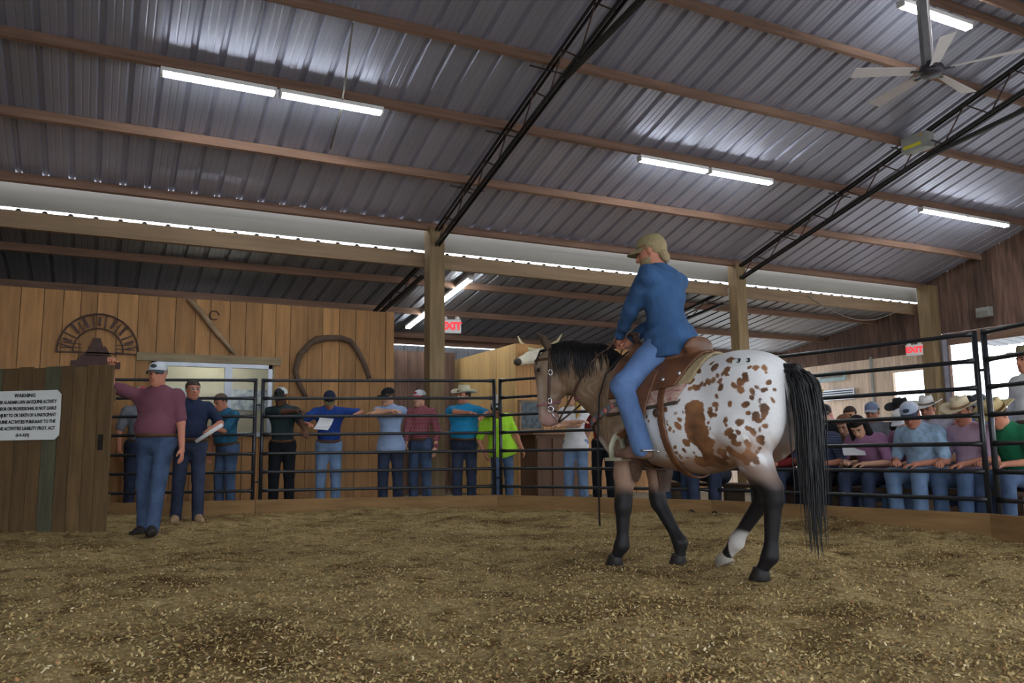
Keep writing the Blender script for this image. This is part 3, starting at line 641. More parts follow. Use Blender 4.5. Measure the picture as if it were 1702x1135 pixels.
def check_mat(name, c1, c2, sc=26):
    if name in MATS: return MATS[name]
    m = bpy.data.materials.new(name); m.use_nodes = True; nt = m.node_tree; N = nt.nodes; L = nt.links; b = N['Principled BSDF']; b.inputs['Roughness'].default_value = .85
    tc = N.new('ShaderNodeTexCoord'); out = None
    for ax in ('X', 'Z'):
        w = N.new('ShaderNodeTexWave'); w.wave_type = 'BANDS'; w.bands_direction = ax; w.inputs['Scale'].default_value = sc; w.inputs['Distortion'].default_value = .6
        L.new(tc.outputs['Object'], w.inputs['Vector'])
        if out is None: out = w.outputs['Fac']
        else:
            q = N.new('ShaderNodeMath'); q.operation = 'MULTIPLY'; L.new(out, q.inputs[0]); L.new(w.outputs['Fac'], q.inputs[1]); out = q.outputs[0]
    mx = N.new('ShaderNodeMix'); mx.data_type = 'RGBA'; mx.inputs[6].default_value = (*c1, 1); mx.inputs[7].default_value = (*c2, 1); L.new(out, mx.inputs[0]); L.new(mx.outputs[2], b.inputs['Base Color']); MATS[name] = m; return m
def stripe_mat(name, c1, c2, sc=18):
    if name in MATS: return MATS[name]
    m = bpy.data.materials.new(name); m.use_nodes = True; nt = m.node_tree; N = nt.nodes; L = nt.links; b = N['Principled BSDF']; b.inputs['Roughness'].default_value = .85
    tc = N.new('ShaderNodeTexCoord'); w = N.new('ShaderNodeTexWave'); w.bands_direction = 'Z'; w.inputs['Scale'].default_value = sc; w.inputs['Distortion'].default_value = 1.; L.new(tc.outputs['Object'], w.inputs['Vector'])
    r = N.new('ShaderNodeValToRGB'); e = r.color_ramp.elements; e[0].position = .8; e[0].color = (*c1, 1); e[1].position = .9; e[1].color = (*c2, 1); L.new(w.outputs['Fac'], r.inputs[0]); L.new(r.outputs[0], b.inputs['Base Color']); MATS[name] = m; return m
M_eye = mat('eye_dark', srgb(40, 30, 26), .3); M_dkhair = plain('hair_dark', srgb(40, 32, 28), .7, .4, 60)
def denim(name, c, worn=.3): return mat('denim_'+name, c, .85, 0, worn, 5, bump=.35, bscale=18, spec=.2)
JEANS = {'blue': denim('blue', srgb(78, 98, 130), .35), 'mid': denim('mid', srgb(66, 82, 110), .4), 'dark': denim('dark', srgb(52, 60, 82), .35), 'light': denim('light', srgb(112, 136, 170), .3), 'black': denim('black', srgb(26, 28, 34), .2)}
BOOT = {'brown': plain('boot_brown', srgb(92, 66, 48), .6), 'tan': plain('boot_tan', srgb(170, 140, 108), .7), 'dark': plain('boot_dark', srgb(40, 34, 32), .5), 'white': plain('shoe_white', srgb(206, 206, 208), .6)}
def wob(P, f, s): return (np.sin(P[:,0]*f+s)*np.sin(P[:,1]*f*1.13+2*s)+np.sin(P[:,2]*f*.93+3*s+P[:,0]*f*.6)+np.sin((P[:,0]+P[:,1]-P[:,2])*f*1.37+s*5))/3
def folds(P, a, s=1.): return a*(wob(P, 24, s)*.7+.6*np.sin(52*P[:,2]+5*np.sin(9*P[:,0]+s)+5*np.sin(8*P[:,1]))*np.clip(wob(P, 9, s+2)+.35, 0, 1))
def person(label, loc, face, H=1.78, bulk=1., belly=0., pelvis=None, lean=0., twist=0., side=0., hands=None, hpose=('relax', 'relax'), elbow=None, feet=None, toes=None, knee=None, head=(0, 0),
           shirt=None, sleeve='short', tuck=True, pants='mid', boots='brown', skin='light', hat=None, hair=None, long_hair=False, beard=False, belt=True, vox=.02, group=None, glasses=False, sit=False, palm=None, z0=0., fold=.0045):
    """builds one figure in its own frame (x to its right, y forward, z up); the body is the parent mesh, clothes are its children"""
    k = H/1.78; A = np.array
    if pelvis is None: pelvis = (0, 0, .50) if sit else (0, 0, .955)
    pel = A(pelvis)*k if not sit else A([pelvis[0]*k, pelvis[1]*k, pelvis[2]])
    if feet is None: feet = ((-.12, .40, .09), (.12, .40, .09)) if sit else ((-.11, 0, .09), (.11, .02, .09))
    R = rotz(twist)@rotx(-lean)@roty(side); up = R[:, 2]; rt = R[:, 0]; fd = R[:, 1]
    T = lambda x, y, z: pel+(rt*x+fd*y+up*z)*k
    b = bulk; neck = T(0, .0, .535); hd = neck+(up*.115+fd*.02)*k
    Rh = R@rotz(head[0])@rotx(head[1]); hd = neck+R@A([0, .015, .03])*k+Rh@A([0, .02, .122])*k
    J = {}
    if hands is None: hands = (None, None)
    for i, s in enumerate((-1, 1)):
        sh = T(s*.185*(.9+.1*b), -.01, .475); h = hands[i]
        if h is None: h = T(s*.27*(.8+.2*b), .05, -.06); 
        else: h = A(h, float)
        po = elbow[i] if elbow and elbow[i] is not None else (s*.7, -.8, -.35)
        e, w = ik(sh, h, .295*k, .262*k, R@A(po)); J[i] = (sh, e, w)
    LG = {}
    for i, s in enumerate((-1, 1)):
        hp = T(s*.092, 0, 0); an = A(feet[i], float); 
        kn, an = ik(hp, an, .435*k, .43*k, A(knee[i]) if knee else (A([s*.15, 1, .1]) if not sit else A([s*.1, .6, 1.]))); LG[i] = (hp, kn, an)
    def torso(S, g, kk=.05):
        S.ell(T(0, 0, .37), A([.162*b+g, .112*b+g, .20+g])*k, R, kk); S.ell(T(0, .012+belly*.4, .15), A([.142*b+g+belly*.3, .108*b+g+belly, .17+g])*k, R, kk)
        S.cone(T(-.155*b, -.012, .455), T(.155*b, -.012, .455), (.068+g)*k, (.068+g)*k, kk); S.cone(T(0, -.01, .47), T(0, .0, .51), (.085+g)*k, (.06+g)*k, kk)
    def hips(S, g, kk=.05): S.ell(T(0, -.01, .0), A([.158*b+g, .118*b+g+belly*.3, .13+g])*k, R, kk)
    # body
    B = Sdf(.05); torso(B, 0); hips(B, 0); B.cone(neck-up*.03, hd-up*.06, .056*k, .052*k, .03)
    for i in (0, 1):
        sh, e, w = J[i]; B.cone(sh, e, .054*k, .043*k, .03).cone(e, w, .043*k, .029*k, .02)
        hp, kn, an = LG[i]; B.cone(hp, kn, .082*k, .056*k, .04).cone(kn, an, .055*k, .038*k, .03); B.cone(an, an+A([0, .1, -.045])*k if toes is None else an+A(toes[i])*.1*k-A([0, 0, .045*k]), .03*k, .022*k, .02)
    pts = np.array([p for q in J.values() for p in q]+[p for q in LG.values() for p in q]+[pel, neck, hd]); lo = pts.min(0)-.3*max(1, b); hi = pts.max(0)+.3*max(1, b)
    V, F = surf(B, lo, hi, vox); Vs = [V]; Fs = [F]; Ms = [np.zeros(len(F), int)]; n = len(V)
    Vs.append(hd+(HV*k*1.03)@Rh.T); Fs.append(HF+n); Ms.append(head_mats(beard)); n += len(HV)
    for i, s in enumerate((-1, 1)):
        sh, e, w = J[i]; hv, hf = HANDS[hpose[i]]; y = w-e; y /= np.linalg.norm(y)
        pn = A(palm[i], float) if palm and palm[i] is not None else A([-s, .0, -.15]); z = -(pn-y*(pn@y)); z /= np.linalg.norm(z)+1e-9; x = np.cross(y, z)
        hv2 = hv.copy(); 
        # thumb side: towards +x of the template; choose mirror so that the thumb points forward / up
        ref = A([-s*.3, .6, .6]); mir = -1 if x@ref < 0 else 1; hv2[:,0] *= mir
        Vs.append(w+(hv2*k)@np.stack([x, y, z], 1).T); hf2 = hf if mir > 0 else hf[:, ::-1]; Fs.append(hf2+n); Ms.append(np.zeros(len(hf), int)); n += len(hv)
    sk = plain('skin_'+skin, SKIN[skin], .6, .1, 30, .06); lips = plain('lips_'+skin, tuple(c*f for c, f in zip(SKIN[skin], (.75, .55, .55))), .5, 0, 30, .05)
    hm = plain('hair_%s' % (str(hair)), hair, .75, .4, 60) if hair is not None else M_dkhair
    o = bpy.data.objects.new('person', quad_mesh('person', np.concatenate(Vs), np.concatenate(Fs), [sk, M_eye, lips, hm], np.concatenate(Ms))); link(o)
    o.location = (loc[0], loc[1], z0); o.rotation_euler = (0, 0, face); tag(o, label, 'person', group)
    # shirt
    g = .016; Sh = Sdf(.045); torso(Sh, g); 
    if not tuck: hips(Sh, g+.030); Sh.ell(T(0, .0, -.08), A([.182*b+.035, .14*b+.03, .15])*k, R, .05)
    for i in (0, 1):
        sh, e, w = J[i]
        if sleeve == 'long': Sh.cone(sh, e, .068*k, .058*k, .03).cone(e, w-(w-e)*.05, .058*k, .041*k, .025)
        else: Sh.cone(sh, sh+(e-sh)*.82, .068*k, .064*k, .03)
    hem = -.12 if not tuck else .035
    nk = neck+R@A([0, .012, .012])*k
    def shf(P):
        d = Sh(P)+folds(P, fold); q = (P-pel)@up/k
        tr = np.abs((P-pel)@rt)/k < .165*b+.05
        d = np.maximum(d, np.where(tr | (q > .0), hem*k-(P-pel)@up, -1)) if True else d
        c = np.maximum(np.linalg.norm(P-nk-((P-nk)@up)[:,None]*up, axis=1)-.068*k, np.abs((P-nk)@up)-.034*k); return smin(d, c, .012)
    if not sit and lean < .9:
        so = sdf_obj('shirt', shf, lo, hi, vox*.9, shirt, o)
    else:
        so = sdf_obj('shirt', lambda P: smin(Sh(P)+folds(P, fold), np.maximum(np.linalg.norm(P-nk-((P-nk)@up)[:,None]*up, axis=1)-.068*k, np.abs((P-nk)@up)-.028*k), .012), lo, hi, vox*.9, shirt, o)
    # jeans
    Pn = Sdf(.045); hips(Pn, .012); Pn.ell(T(0, .012+belly*.4, .15), A([.142*b+.006+belly*.3, .108*b+.006+belly, .17+.006])*k, R, .05)
    for i in (0, 1):
        hp, kn, an = LG[i]; Pn.cone(hp, kn, .102*k, .076*k, .04).cone(kn, an-(kn-an)*.05, .075*k, .068*k, .03)
    if sit: Pn.p.pop(1)
    sdf_obj('jeans', (lambda P: Pn(P)+folds(P, fold*.8, 2.)) if sit else (lambda P: np.maximum(Pn(P)+folds(P, fold*.8, 2.), (P-pel)@up-.085*k)), lo, hi, vox*.9, JEANS[pants], o)
    if belt and tuck and not sit:
        Bt = Sdf(.05); torso(Bt, .026); hips(Bt, .022)
        sdf_obj('belt', lambda P: np.maximum(Bt(P), np.abs((P-pel)@up-.06*k)-.02), pel-.34*b, pel+.34*b, .014, BOOT['brown'], o)
    # boots
    for i, s in enumerate((-1, 1)):
        hp, kn, an = LG[i]; td = A(toes[i], float) if toes else A([s*.25, 1, 0.]); td[2] = td[2]; td /= np.linalg.norm(td); ft = an-A([0, 0, .055*k])
        W = Sdf(.025).cone(ft-td*.045*k, ft+td*.10*k, .04*k, .043*k).cone(ft+td*.10*k, ft+td*.185*k, .043*k, .026*k).cone(ft, an+(kn-an)*.16, .046*k, .052*k).cone(an, ft+td*.09*k, .05*k, .043*k)
        zb = ft[2]-.035*k
        sdf_obj('boot', lambda P: np.maximum(W(P), zb-P[:,2]-td[2]*((P-ft)@td)), ft-.3*k, an+.3*k, .014, BOOT[boots], o)
    # hair
    hf_ = head_sdf()
    def P2h(P): return ((P-hd)@Rh)/(k*1.03)
    if hair is not None:
        def hr(P):
            q = P2h(P); d = _ell(q, (0, -.014, .034), (.087, .108, .093))
            cut = np.where(q[:,1] > .02, .052+.25*np.maximum(q[:,1]-.06, 0)-q[:,2], np.where(q[:,1] > -.03, .012-q[:,2], -.085-q[:,2])); d = np.maximum(d, cut)
            if long_hair: d = smin(d, np.minimum(_cone(q, (.07, -.03, .02), (.095, .03, -.30), .05, .045), np.minimum(_cone(q, (-.07, -.03, .02), (-.095, .03, -.30), .05, .045), _cone(q, (0, -.08, 0), (0, -.08, -.30), .07, .06))), .02)
            elif beard: d = smin(d, _ell(q, (0, -.085, -.055), (.062, .035, .05)), .02)
            return d*k
        sdf_obj('hair', hr, hd-(.2 if not long_hair else .45)*k, hd+.2*k, .011, hm, o)
    if hat: make_hat(hat, o, hd, Rh, k*1.03)
    if glasses:
        mb = MB()
        for s in (-1, 1): mb.tube([hd+Rh@(A([s*.032+.022*math.cos(a), .104, .006+.016*math.sin(a)])*k) for a in np.linspace(0, 6.283, 13)], .0018, 5); mb.tube([hd+Rh@(A([s*.054, .102, .01])*k), hd+Rh@(A([s*.084, -.0, .008])*k)], .0025, 5)
        mb.tube([hd+Rh@(A([-.012, .108, .01])*k), hd+Rh@(A([.012, .108, .01])*k)], .0025, 5); mb.build('glasses', mat('glasses_wire', srgb(150, 150, 156), .3, .8), o)
    return o, dict(J=J, LG=LG, hd=hd, Rh=Rh, pel=pel, R=R, k=k)
def make_hat(hat, o, hd, Rh, k):
    kind, c1 = hat[0], hat[1]; c2 = hat[2] if len(hat) > 2 else c1; c3 = hat[3] if len(hat) > 3 else None
    m1 = plain('hat_%s' % str(tuple(round(x, 3) for x in c1)), c1, .85, .2, 40, .06); m2 = plain('hat_%s' % str(tuple(round(x, 3) for x in c2)), c2, .85, .2, 40, .06)
    X = lambda V: hd+(np.asarray(V, float)*k)@Rh.T
    if kind == 'cap':
        V = []; n, m = 24, 8
        for i in range(m+1):
            t = i/m*PI/2
            for j in range(n):
                a = j*2*PI/n; V.append((.0865*math.cos(a)*math.cos(t)**.75, -.012+.106*math.sin(a)*math.cos(t)**.75, .045+.088*math.sin(t)))
        F = [(i*n+j, i*n+(j+1) % n, (i+1)*n+(j+1) % n, (i+1)*n+j) for i in range(m) for j in range(n)]
        mi = [0 if V[f[0]][1] > .03 else 1 for f in F]
        mb = MB(); mb.add(X(V), F); mb.m = mi
        c = mb.build('cap', [m1, m2], o, smooth=True)
        V = []; 
        for r in range(5):
            for j in range(11):
                a = PI*(.10+.80*j/10); f = r/4; x = .086*math.cos(a)*(1-.08*f); y = -.012+.106*math.sin(a)+f*.078*(math.sin(a)**.8); z = .047-.010*f-5.5*x*x*(.3+.7*f); V += [(x, y, z), (x, y, z-.006)]
        idx = lambda r, j, q: (r*11+j)*2+q; F = []
        for r in range(4):
            for j in range(10): F += [(idx(r, j, 0), idx(r, j+1, 0), idx(r+1, j+1, 0), idx(r+1, j, 0)), (idx(r, j, 1), idx(r+1, j, 1), idx(r+1, j+1, 1), idx(r, j+1, 1))]
        for j in range(10): F.append((idx(4, j, 0), idx(4, j+1, 0), idx(4, j+1, 1), idx(4, j, 1)))
        m3 = m2 if c3 is None else plain('hat_%s' % str(tuple(round(x, 3) for x in c3)), c3, .85, .2, 40, .06)
        MB().add(X(V), F).build('bill', m3, c, smooth=True); MB().ell(hd+Rh@np.array([0, -.012, .134])*k, (.009, .009, .006), n=8, m=5).build('button', m2, c)
        if c3 is not None: MB().ell(hd+Rh@np.array([0, .086, .085])*k, np.array([.033, .014, .02])*k, Rh, 12, 6).build('badge', m3, c, smooth=True)
    else:
        n = 30; prof = [(.212, .0), (.155, -.004), (.098, .0), (.095, .03), (.088, .075), (.078, .108), (.045, .098), (.001, .092)]
        V = []
        for (r, z) in prof:
            for j in range(n):
                a = j*2*PI/n; cx, sy = math.cos(a), math.sin(a); x = r*cx*(.82 if r < .12 else .80); y = r*sy*(1.12 if r < .12 else .98)-.01; zz = z
                if r > .12: zz += (abs(cx)**2.2)*.062*((r-.10)/.135)-.012*abs(sy)**3*((r-.1)/.135)
                if .03 < r < .09 and z > .08: zz -= .018*(abs(sy) > .8)
                V.append((x, y, .055+zz))
        F = [(i*n+j, i*n+(j+1) % n, (i+1)*n+(j+1) % n, (i+1)*n+j) for i in range(len(prof)-1) for j in range(n)]
        h = MB().add(X(V), F).build('cowboy_hat', m1, o, smooth=True); sm_ = h.modifiers.new('thick', 'SOLIDIFY'); sm_.thickness = .006
        MB().lathe([(.097, .0), (.0985, .0), (.0975, .022), (.096, .022)], (0, 0, 0), 30, .84, 1.13).add([(0, 0, 0)], []).v and None
        bd = MB().lathe([(.0985, .0), (.101, .004), (.0985, .024)], (0, -.01, .058), 30, .83, 1.13); bd.v = [X(bd.v[0])]; bd.build('hat_band', m2, h, smooth=True)
def paper(label, p, R, w=.2, h=.27, bend=.02, m=None):
    V = []; 
    for j in range(6):
        for i in range(5): u = i/4-.5; v = j/5-.5; V.append((u*w, bend*math.cos(v*3)*1., v*h))
    V = np.array(V); V = np.concatenate([V, V+[0, .0015, 0]])@np.asarray(R).T
    F = [(j*5+i, j*5+i+1, j*5+i+6, j*5+i+5) for j in range(5) for i in range(4)]; F += [tuple(30+q for q in f[::-1]) for f in F]
    o = MB().add(V, F).build('paper', m or mat('paper_white', srgb(236, 236, 240), .7, 0, .06, 14), None, p, smooth=True); return tag(o, label, 'paper', 'sale papers')
def facing(loc, tgt): return math.atan2(tgt[1]-loc[1], tgt[0]-loc[0])-PI/2
C_ = srgb
G1 = 'men standing at the ring'; G2 = 'people seated outside the fence'
maroon = check_mat('shirt_maroon', srgb(112, 62, 78), srgb(132, 84, 100), 60); navy = plain('shirt_navy', srgb(36, 46, 72)); teal = mat('shirt_teal_print', srgb(40, 104, 138), .85, 0, .35, 22, bump=.2)
dgreen = plain('shirt_dark_green', srgb(42, 56, 60)); royal = plain('shirt_royal_blue', srgb(34, 66, 140)); lblue = plain('shirt_light_blue', srgb(150, 170, 206)); redpl = check_mat('shirt_red_plaid', srgb(118, 36, 50), srgb(190, 140, 148), 16)
cyan = plain('shirt_cyan', srgb(36, 136, 186)); neon = plain('shirt_neon', srgb(176, 236, 62)); wht = plain('shirt_white', srgb(222, 222, 226)); mauve = plain('shirt_mauve', srgb(148, 106, 138)); plblue = mat('shirt_pale_blue_print', srgb(150, 178, 206), .85, 0, .25, 18, bump=.2)
pink = check_mat('shirt_pink_plaid', srgb(170, 140, 164), srgb(204, 176, 198), 20); green = plain('shirt_green', srgb(34, 112, 78)); nstripe = stripe_mat('shirt_navy_stripe', srgb(30, 38, 70), srgb(120, 130, 160)); brick = plain('shirt_brick', srgb(120, 36, 40)); grey = plain('shirt_grey', srgb(120, 124, 134)); blackm = plain('shirt_black', srgb(24, 26, 30))
dirn = lambda p: facing(p, (2.2, 5.5))
# in the ring
def stand(label, p, face, **k): return person(label, p, face, **k)
# his frame: facing the camera, his right hand (image left) rests on the gate top, his left arm hangs
o, q = stand('man in maroon shirt and grey cap standing in the ring beside the wooden gate', (.54, 9.27), PI-.45, H=1.79, bulk=1.2, belly=.055, hands=((-.30, .06, .80), (.36, .30, 1.72)), palm=(None, (0, 0, -1)), hpose=('relax', 'grip'),
      elbow=(None, (1, .1, -.25)), feet=((-.09, .22, .09), (.12, -.08, .09)), head=(-.05, -.06), shirt=maroon, pants='mid', boots='dark', skin='red', hat=('cap', srgb(206, 210, 218), srgb(200, 204, 212), srgb(64, 72, 82)), hair=srgb(150, 140, 130), group=G1, vox=.017)
o, q = stand('man in navy shirt and glasses holding a rolled paper in the ring', (1.02, 10.88), PI-.05, H=1.76, bulk=1.22, belly=.06, hands=((-.20, .34, 1.12), (.34, .06, .86)), palm=((0, 0, -1), None), hpose=('grip', 'relax'), elbow=((-1, -.3, -.4), None),
      feet=((-.11, .12, .09), (.13, 0, .09)), head=(.25, -.06), shirt=navy, pants='dark', boots='tan', skin='red', hair=srgb(70, 62, 58), glasses=True, group=G1, vox=.017)
hl = o.matrix_basis@Vector(q['J'][0][2])
tag(MB().tube([(-.02, 0, -.20), (0, 0, 0), (.02, 0, .16)], [.022, .026, .024], 10).build('rolled_paper', mat('paper_white', srgb(236, 236, 240), .7, 0, .06, 14), None, (hl.x+.0, hl.y-.09, hl.z-.03), (.1, .85, 0), smooth=True), 'white rolled up paper in the hand of the man in navy', 'paper')
# behind the fence, from left to right
stand('person in a red and white cap behind the man in maroon', (.52, 12.72), dirn((.52, 12.7)), H=1.80, shirt=grey, pants='dark', hat=('cap', srgb(204, 70, 80), srgb(200, 204, 210), srgb(90, 150, 160)), hair=srgb(90, 80, 70), skin='red', group=G1)
o, q = stand('man in printed teal shirt with dark glasses looking down behind the fence', (1.66, 12.36), PI-1.0, H=1.72, bulk=1.08, belly=.03, lean=.12, hands=((-.02, .42, 1.2), (.26, .1, .78)), head=(-.1, -.3), shirt=teal, pants='blue', skin='red', hair=srgb(110, 92, 80), group=G1)
o, q = stand('man in dark green shirt and white and black cap leaning on the rail', (2.38, 12.1), PI-.35, H=1.79, bulk=1.0, lean=.16, hands=((-.38, .52, 1.12), (-.26, .42, 1.42)), elbow=((-.4, -.3, -1), (1, .1, -.4)), palm=((0, 0, -1), (0, 0, -1)), head=(-.5, -.15), shirt=dgreen, pants='black', skin='dark', hat=('cap', srgb(40, 44, 44), srgb(200, 206, 206), srgb(36, 38, 40)), boots='tan', group=G1)
o, q = stand('man in royal blue shirt and navy cap reading a paper at the rail', (3.02, 11.98), PI-.25, H=1.78, bulk=1.06, lean=.18, hands=((-.36, .44, 1.36), (.30, .40, 1.24)), elbow=((-1, 0, .0), (1, -.2, -.5)), palm=((0, 0, -1), (0, 0, -1)), head=(0, -.55), shirt=royal, pants='light', skin='red', hat=('cap', srgb(28, 34, 58), srgb(28, 34, 58), srgb(110, 100, 70)), group=G1)
paper('white sale paper held by the man in the navy cap', (2.84, 11.58, 1.24), rotz(-.45)@rotx(-.9)@roty(.15), .21, .27)
o, q = stand('man in pale blue shirt and black cap with arms folded on the rail', (3.86, 11.66), PI-.55, H=1.79, bulk=.98, lean=.17, hands=((.12, .44, 1.39), (-.12, .47, 1.41)), elbow=((-1, .2, 0), (1, .2, 0)), palm=((0, 0, -1), (0, 0, -1)), head=(-.75, -.05), shirt=lblue, tuck=False, pants='dark', skin='light', hat=('cap', srgb(26, 26, 30), srgb(26, 26, 30)), hair=srgb(90, 70, 56), group=G1)
o, q = stand('man in red plaid shirt standing against the timber post', (4.40, 11.86), PI-.8, H=1.78, bulk=.95, hands=(None, (.1, .3, .98)), head=(-.3, -.05), shirt=redpl, sleeve='long', pants='mid', skin='light', hat=('cap', srgb(190, 194, 200), srgb(150, 154, 160), srgb(170, 70, 80)), hair=srgb(90, 70, 56), group=G1)
o, q = stand('stout man in cyan shirt and pale cowboy hat leaning on the fence', (4.93, 11.42), PI-.35, H=1.80, bulk=1.28, belly=.08, lean=.1, hands=((-.24, .54, 1.33), (-.05, .50, 1.38)), elbow=((-1, .1, -.1), (1, .2, 0)), palm=((0, 0, -1), (0, 0, -1)), head=(-.95, .02), shirt=cyan, pants='dark', skin='red', hat=('cowboy', srgb(196, 190, 168), srgb(120, 110, 90)), hair=srgb(40, 34, 30), group=G1)
o, q = stand('man in neon green shirt half hidden behind the panel joint', (5.40, 11.1), PI-.2, H=1.64, bulk=1.2, belly=.02, lean=.3, side=.26, hands=((-.35, .08, .75), (.30, .16, .8)), head=(.35, -.5), shirt=neon, tuck=False, pants='blue', skin='red', hair=srgb(60, 50, 44), group=G1)
paper('small white notice on the fence joint beside the neon shirt', (5.13, 10.75, 1.55), rotz(-.3), .09, .19)
o, q = stand('person in white shirt and mint hat with folded arms behind the horse head', (6.28, 10.42), PI-.8, H=1.74, bulk=.9, lean=.04, hands=((.14, .28, 1.18), (-.14, .30, 1.23)), elbow=((-1, .1, -.5), (1, .1, -.5)), palm=((0, 0, -1), (0, 0, -1)), head=(-.4, -.1), shirt=wht, tuck=False, pants='light', boots='white', skin='light', hat=('cowboy', srgb(178, 206, 196), srgb(120, 150, 140)), hair=srgb(196, 160, 90), long_hair=True, group=G1)
o, q = stand('person in maroon shirt standing behind the horse chest', (6.72, 10.35), PI-.9, H=1.72, bulk=.95, shirt=brick, pants='black', skin='light', hair=srgb(70, 50, 40), group=G1)
# far standing people
stand('man in tan straw hat standing far behind the tail', (10.9, 10.2), dirn((10.9, 10.2)), H=1.84, shirt=mat('shirt_rose', srgb(200, 120, 130), .85), pants='dark', hat=('cowboy', srgb(196, 168, 110), srgb(120, 90, 60)), hair=srgb(80, 60, 50), skin='red', group='people standing at the back')
stand('man in white shirt and olive hat standing at the right edge', (8.95, 5.35), dirn((8.95, 5.35))-.2, H=1.86, bulk=1.15, shirt=wht, sleeve='long', pants='dark', hat=('cowboy', srgb(120, 110, 84), srgb(70, 60, 48)), hair=srgb(80, 60, 50), skin='red', group='people standing at the back')
# seated
def seat(label, p, f=None, **k):
    d = dict(sit=True, belt=False, pelvis=(0, 0, .50), lean=.38, feet=((-.13, .42, .09), (.13, .42, .09)), hands=((-.12, .40, .64), (.12, .40, .66)), palm=((0, 0, -1), (0, 0, -1)), head=(0, -.2), vox=.022, group=G2); d.update(k)
    return person(label, p, dirn(p) if f is None else f, **d)
seat('seated person with red sleeves behind the horse hind legs', (7.25, 7.3), shirt=brick, sleeve='long', pants='dark', hair=srgb(60, 44, 36), skin='red')
seat('seated person in dark shirt and jeans behind the horse belly', (6.95, 8.75), shirt=blackm, pants='mid', hair=srgb(60, 44, 36), skin='tan', boots='dark')
seat('seated person in grey shirt and black jeans behind the horse belly', (7.0, 8.2), shirt=grey, pants='dark', hair=srgb(90, 64, 46), skin='light', boots='dark')
seat('seated man in striped navy shirt and white cap right of the tail', (7.42, 6.82), PI*.62, shirt=nstripe, pants='black', hat=('cap', srgb(230, 230, 236), srgb(230, 230, 236)), hair=srgb(90, 80, 74), skin='red', head=(.9, -.1), H=1.70)
seat('smiling seated woman in brown shirt behind the striped shirt', (8.1, 6.95), shirt=plain('shirt_brown', srgb(84, 66, 52)), pants='dark', hair=srgb(110, 70, 50), skin='light', H=1.68)
o, q = seat('seated woman with long dark hair and mauve shirt holding papers', (7.62, 6.30), shirt=mauve, pants='dark', hair=srgb(28, 22, 22), long_hair=True, skin='light', head=(.25, -.35), H=1.66, lean=.45)
paper('white papers on the lap of the woman with long dark hair', (7.26, 6.28, .78), rotz(-.8)@rotx(-1.25), .22, .3)
seat('seated person in white cap bent forward behind the pale blue shirt', (8.05, 6.10), shirt=mauve, pants='light', hat=('cap', srgb(232, 230, 230), srgb(214, 214, 220)), hair=srgb(120, 90, 66), skin='light', H=1.70, lean=.35)
o, q = seat('seated man in pale blue printed shirt and grey cap leaning on his knees', (7.72, 5.70), shirt=plblue, pants='light', hat=('cap', srgb(172, 184, 206), srgb(200, 206, 216), srgb(60, 66, 84)), hair=srgb(90, 70, 60), skin='red', bulk=1.2, belly=.03, H=1.82, head=(.35, -.1), lean=.38, boots='white')
o, q = seat('seated man in pink plaid shirt and straw hat', (7.82, 5.25), shirt=pink, pants='blue', hat=('cowboy', srgb(214, 196, 166), srgb(150, 120, 90)), hair=srgb(120, 100, 90), skin='red', bulk=1.15, belly=.03, H=1.74, lean=.25, head=(.1, -.05), boots='tan')
seat('seated person in white and teal shirt behind the panel joint', (8.55, 5.48), shirt=mat('shirt_white_teal', srgb(200, 214, 220), .85, 0, .4, 10, col2=srgb(60, 130, 130)), pants='dark', hair=srgb(70, 50, 44), skin='red', H=1.72, lean=.05)
seat('seated man in green shirt and tan hat at the right edge', (7.9, 4.86), shirt=green, pants='mid', hat=('cowboy', srgb(206, 184, 138), srgb(120, 90, 60)), hair=srgb(80, 60, 50), skin='red', H=1.74)
bk = [((8.75, 7.95), 'in dark cap', blackm, ('cap', srgb(40, 36, 38), srgb(70, 64, 66)), 'light'), ((8.95, 7.35), 'in grey blue cap', grey, ('cap', srgb(120, 130, 160), srgb(160, 166, 180)), 'red'), ((9.05, 6.98), 'in black hat', blackm, ('cowboy', srgb(28, 28, 32), srgb(60, 50, 44)), 'tan'),
      ((8.95, 6.55), 'in white hat', mat('shirt_lavender', srgb(180, 176, 196), .85), ('cowboy', srgb(220, 216, 212), srgb(120, 110, 100)), 'red'), ((9.1, 6.1), 'in dark cap and rose shirt', mat('shirt_rose2', srgb(196, 128, 140), .85), ('cap', srgb(34, 34, 38), srgb(60, 66, 74)), 'light'), ((8.9, 5.85), 'in bright blue shirt', mat('shirt_bright_blue', srgb(60, 130, 200), .85), ('cap', srgb(60, 64, 70), srgb(130, 134, 140)), 'tan'), ((9.4, 8.1), 'in brick shirt', brick, None, 'tan')]
for (pp, nm, shm, ht, skn) in bk: seat('person %s in the back row of the seated crowd' % nm, pp, shirt=shm, hat=ht, hair=srgb(60, 46, 40), skin=skn, H=1.74, lean=.12, vox=.026, pants='dark', z0=.06, pelvis=(0, 0, .54), head=(random.uniform(-.3, .3), -.1))
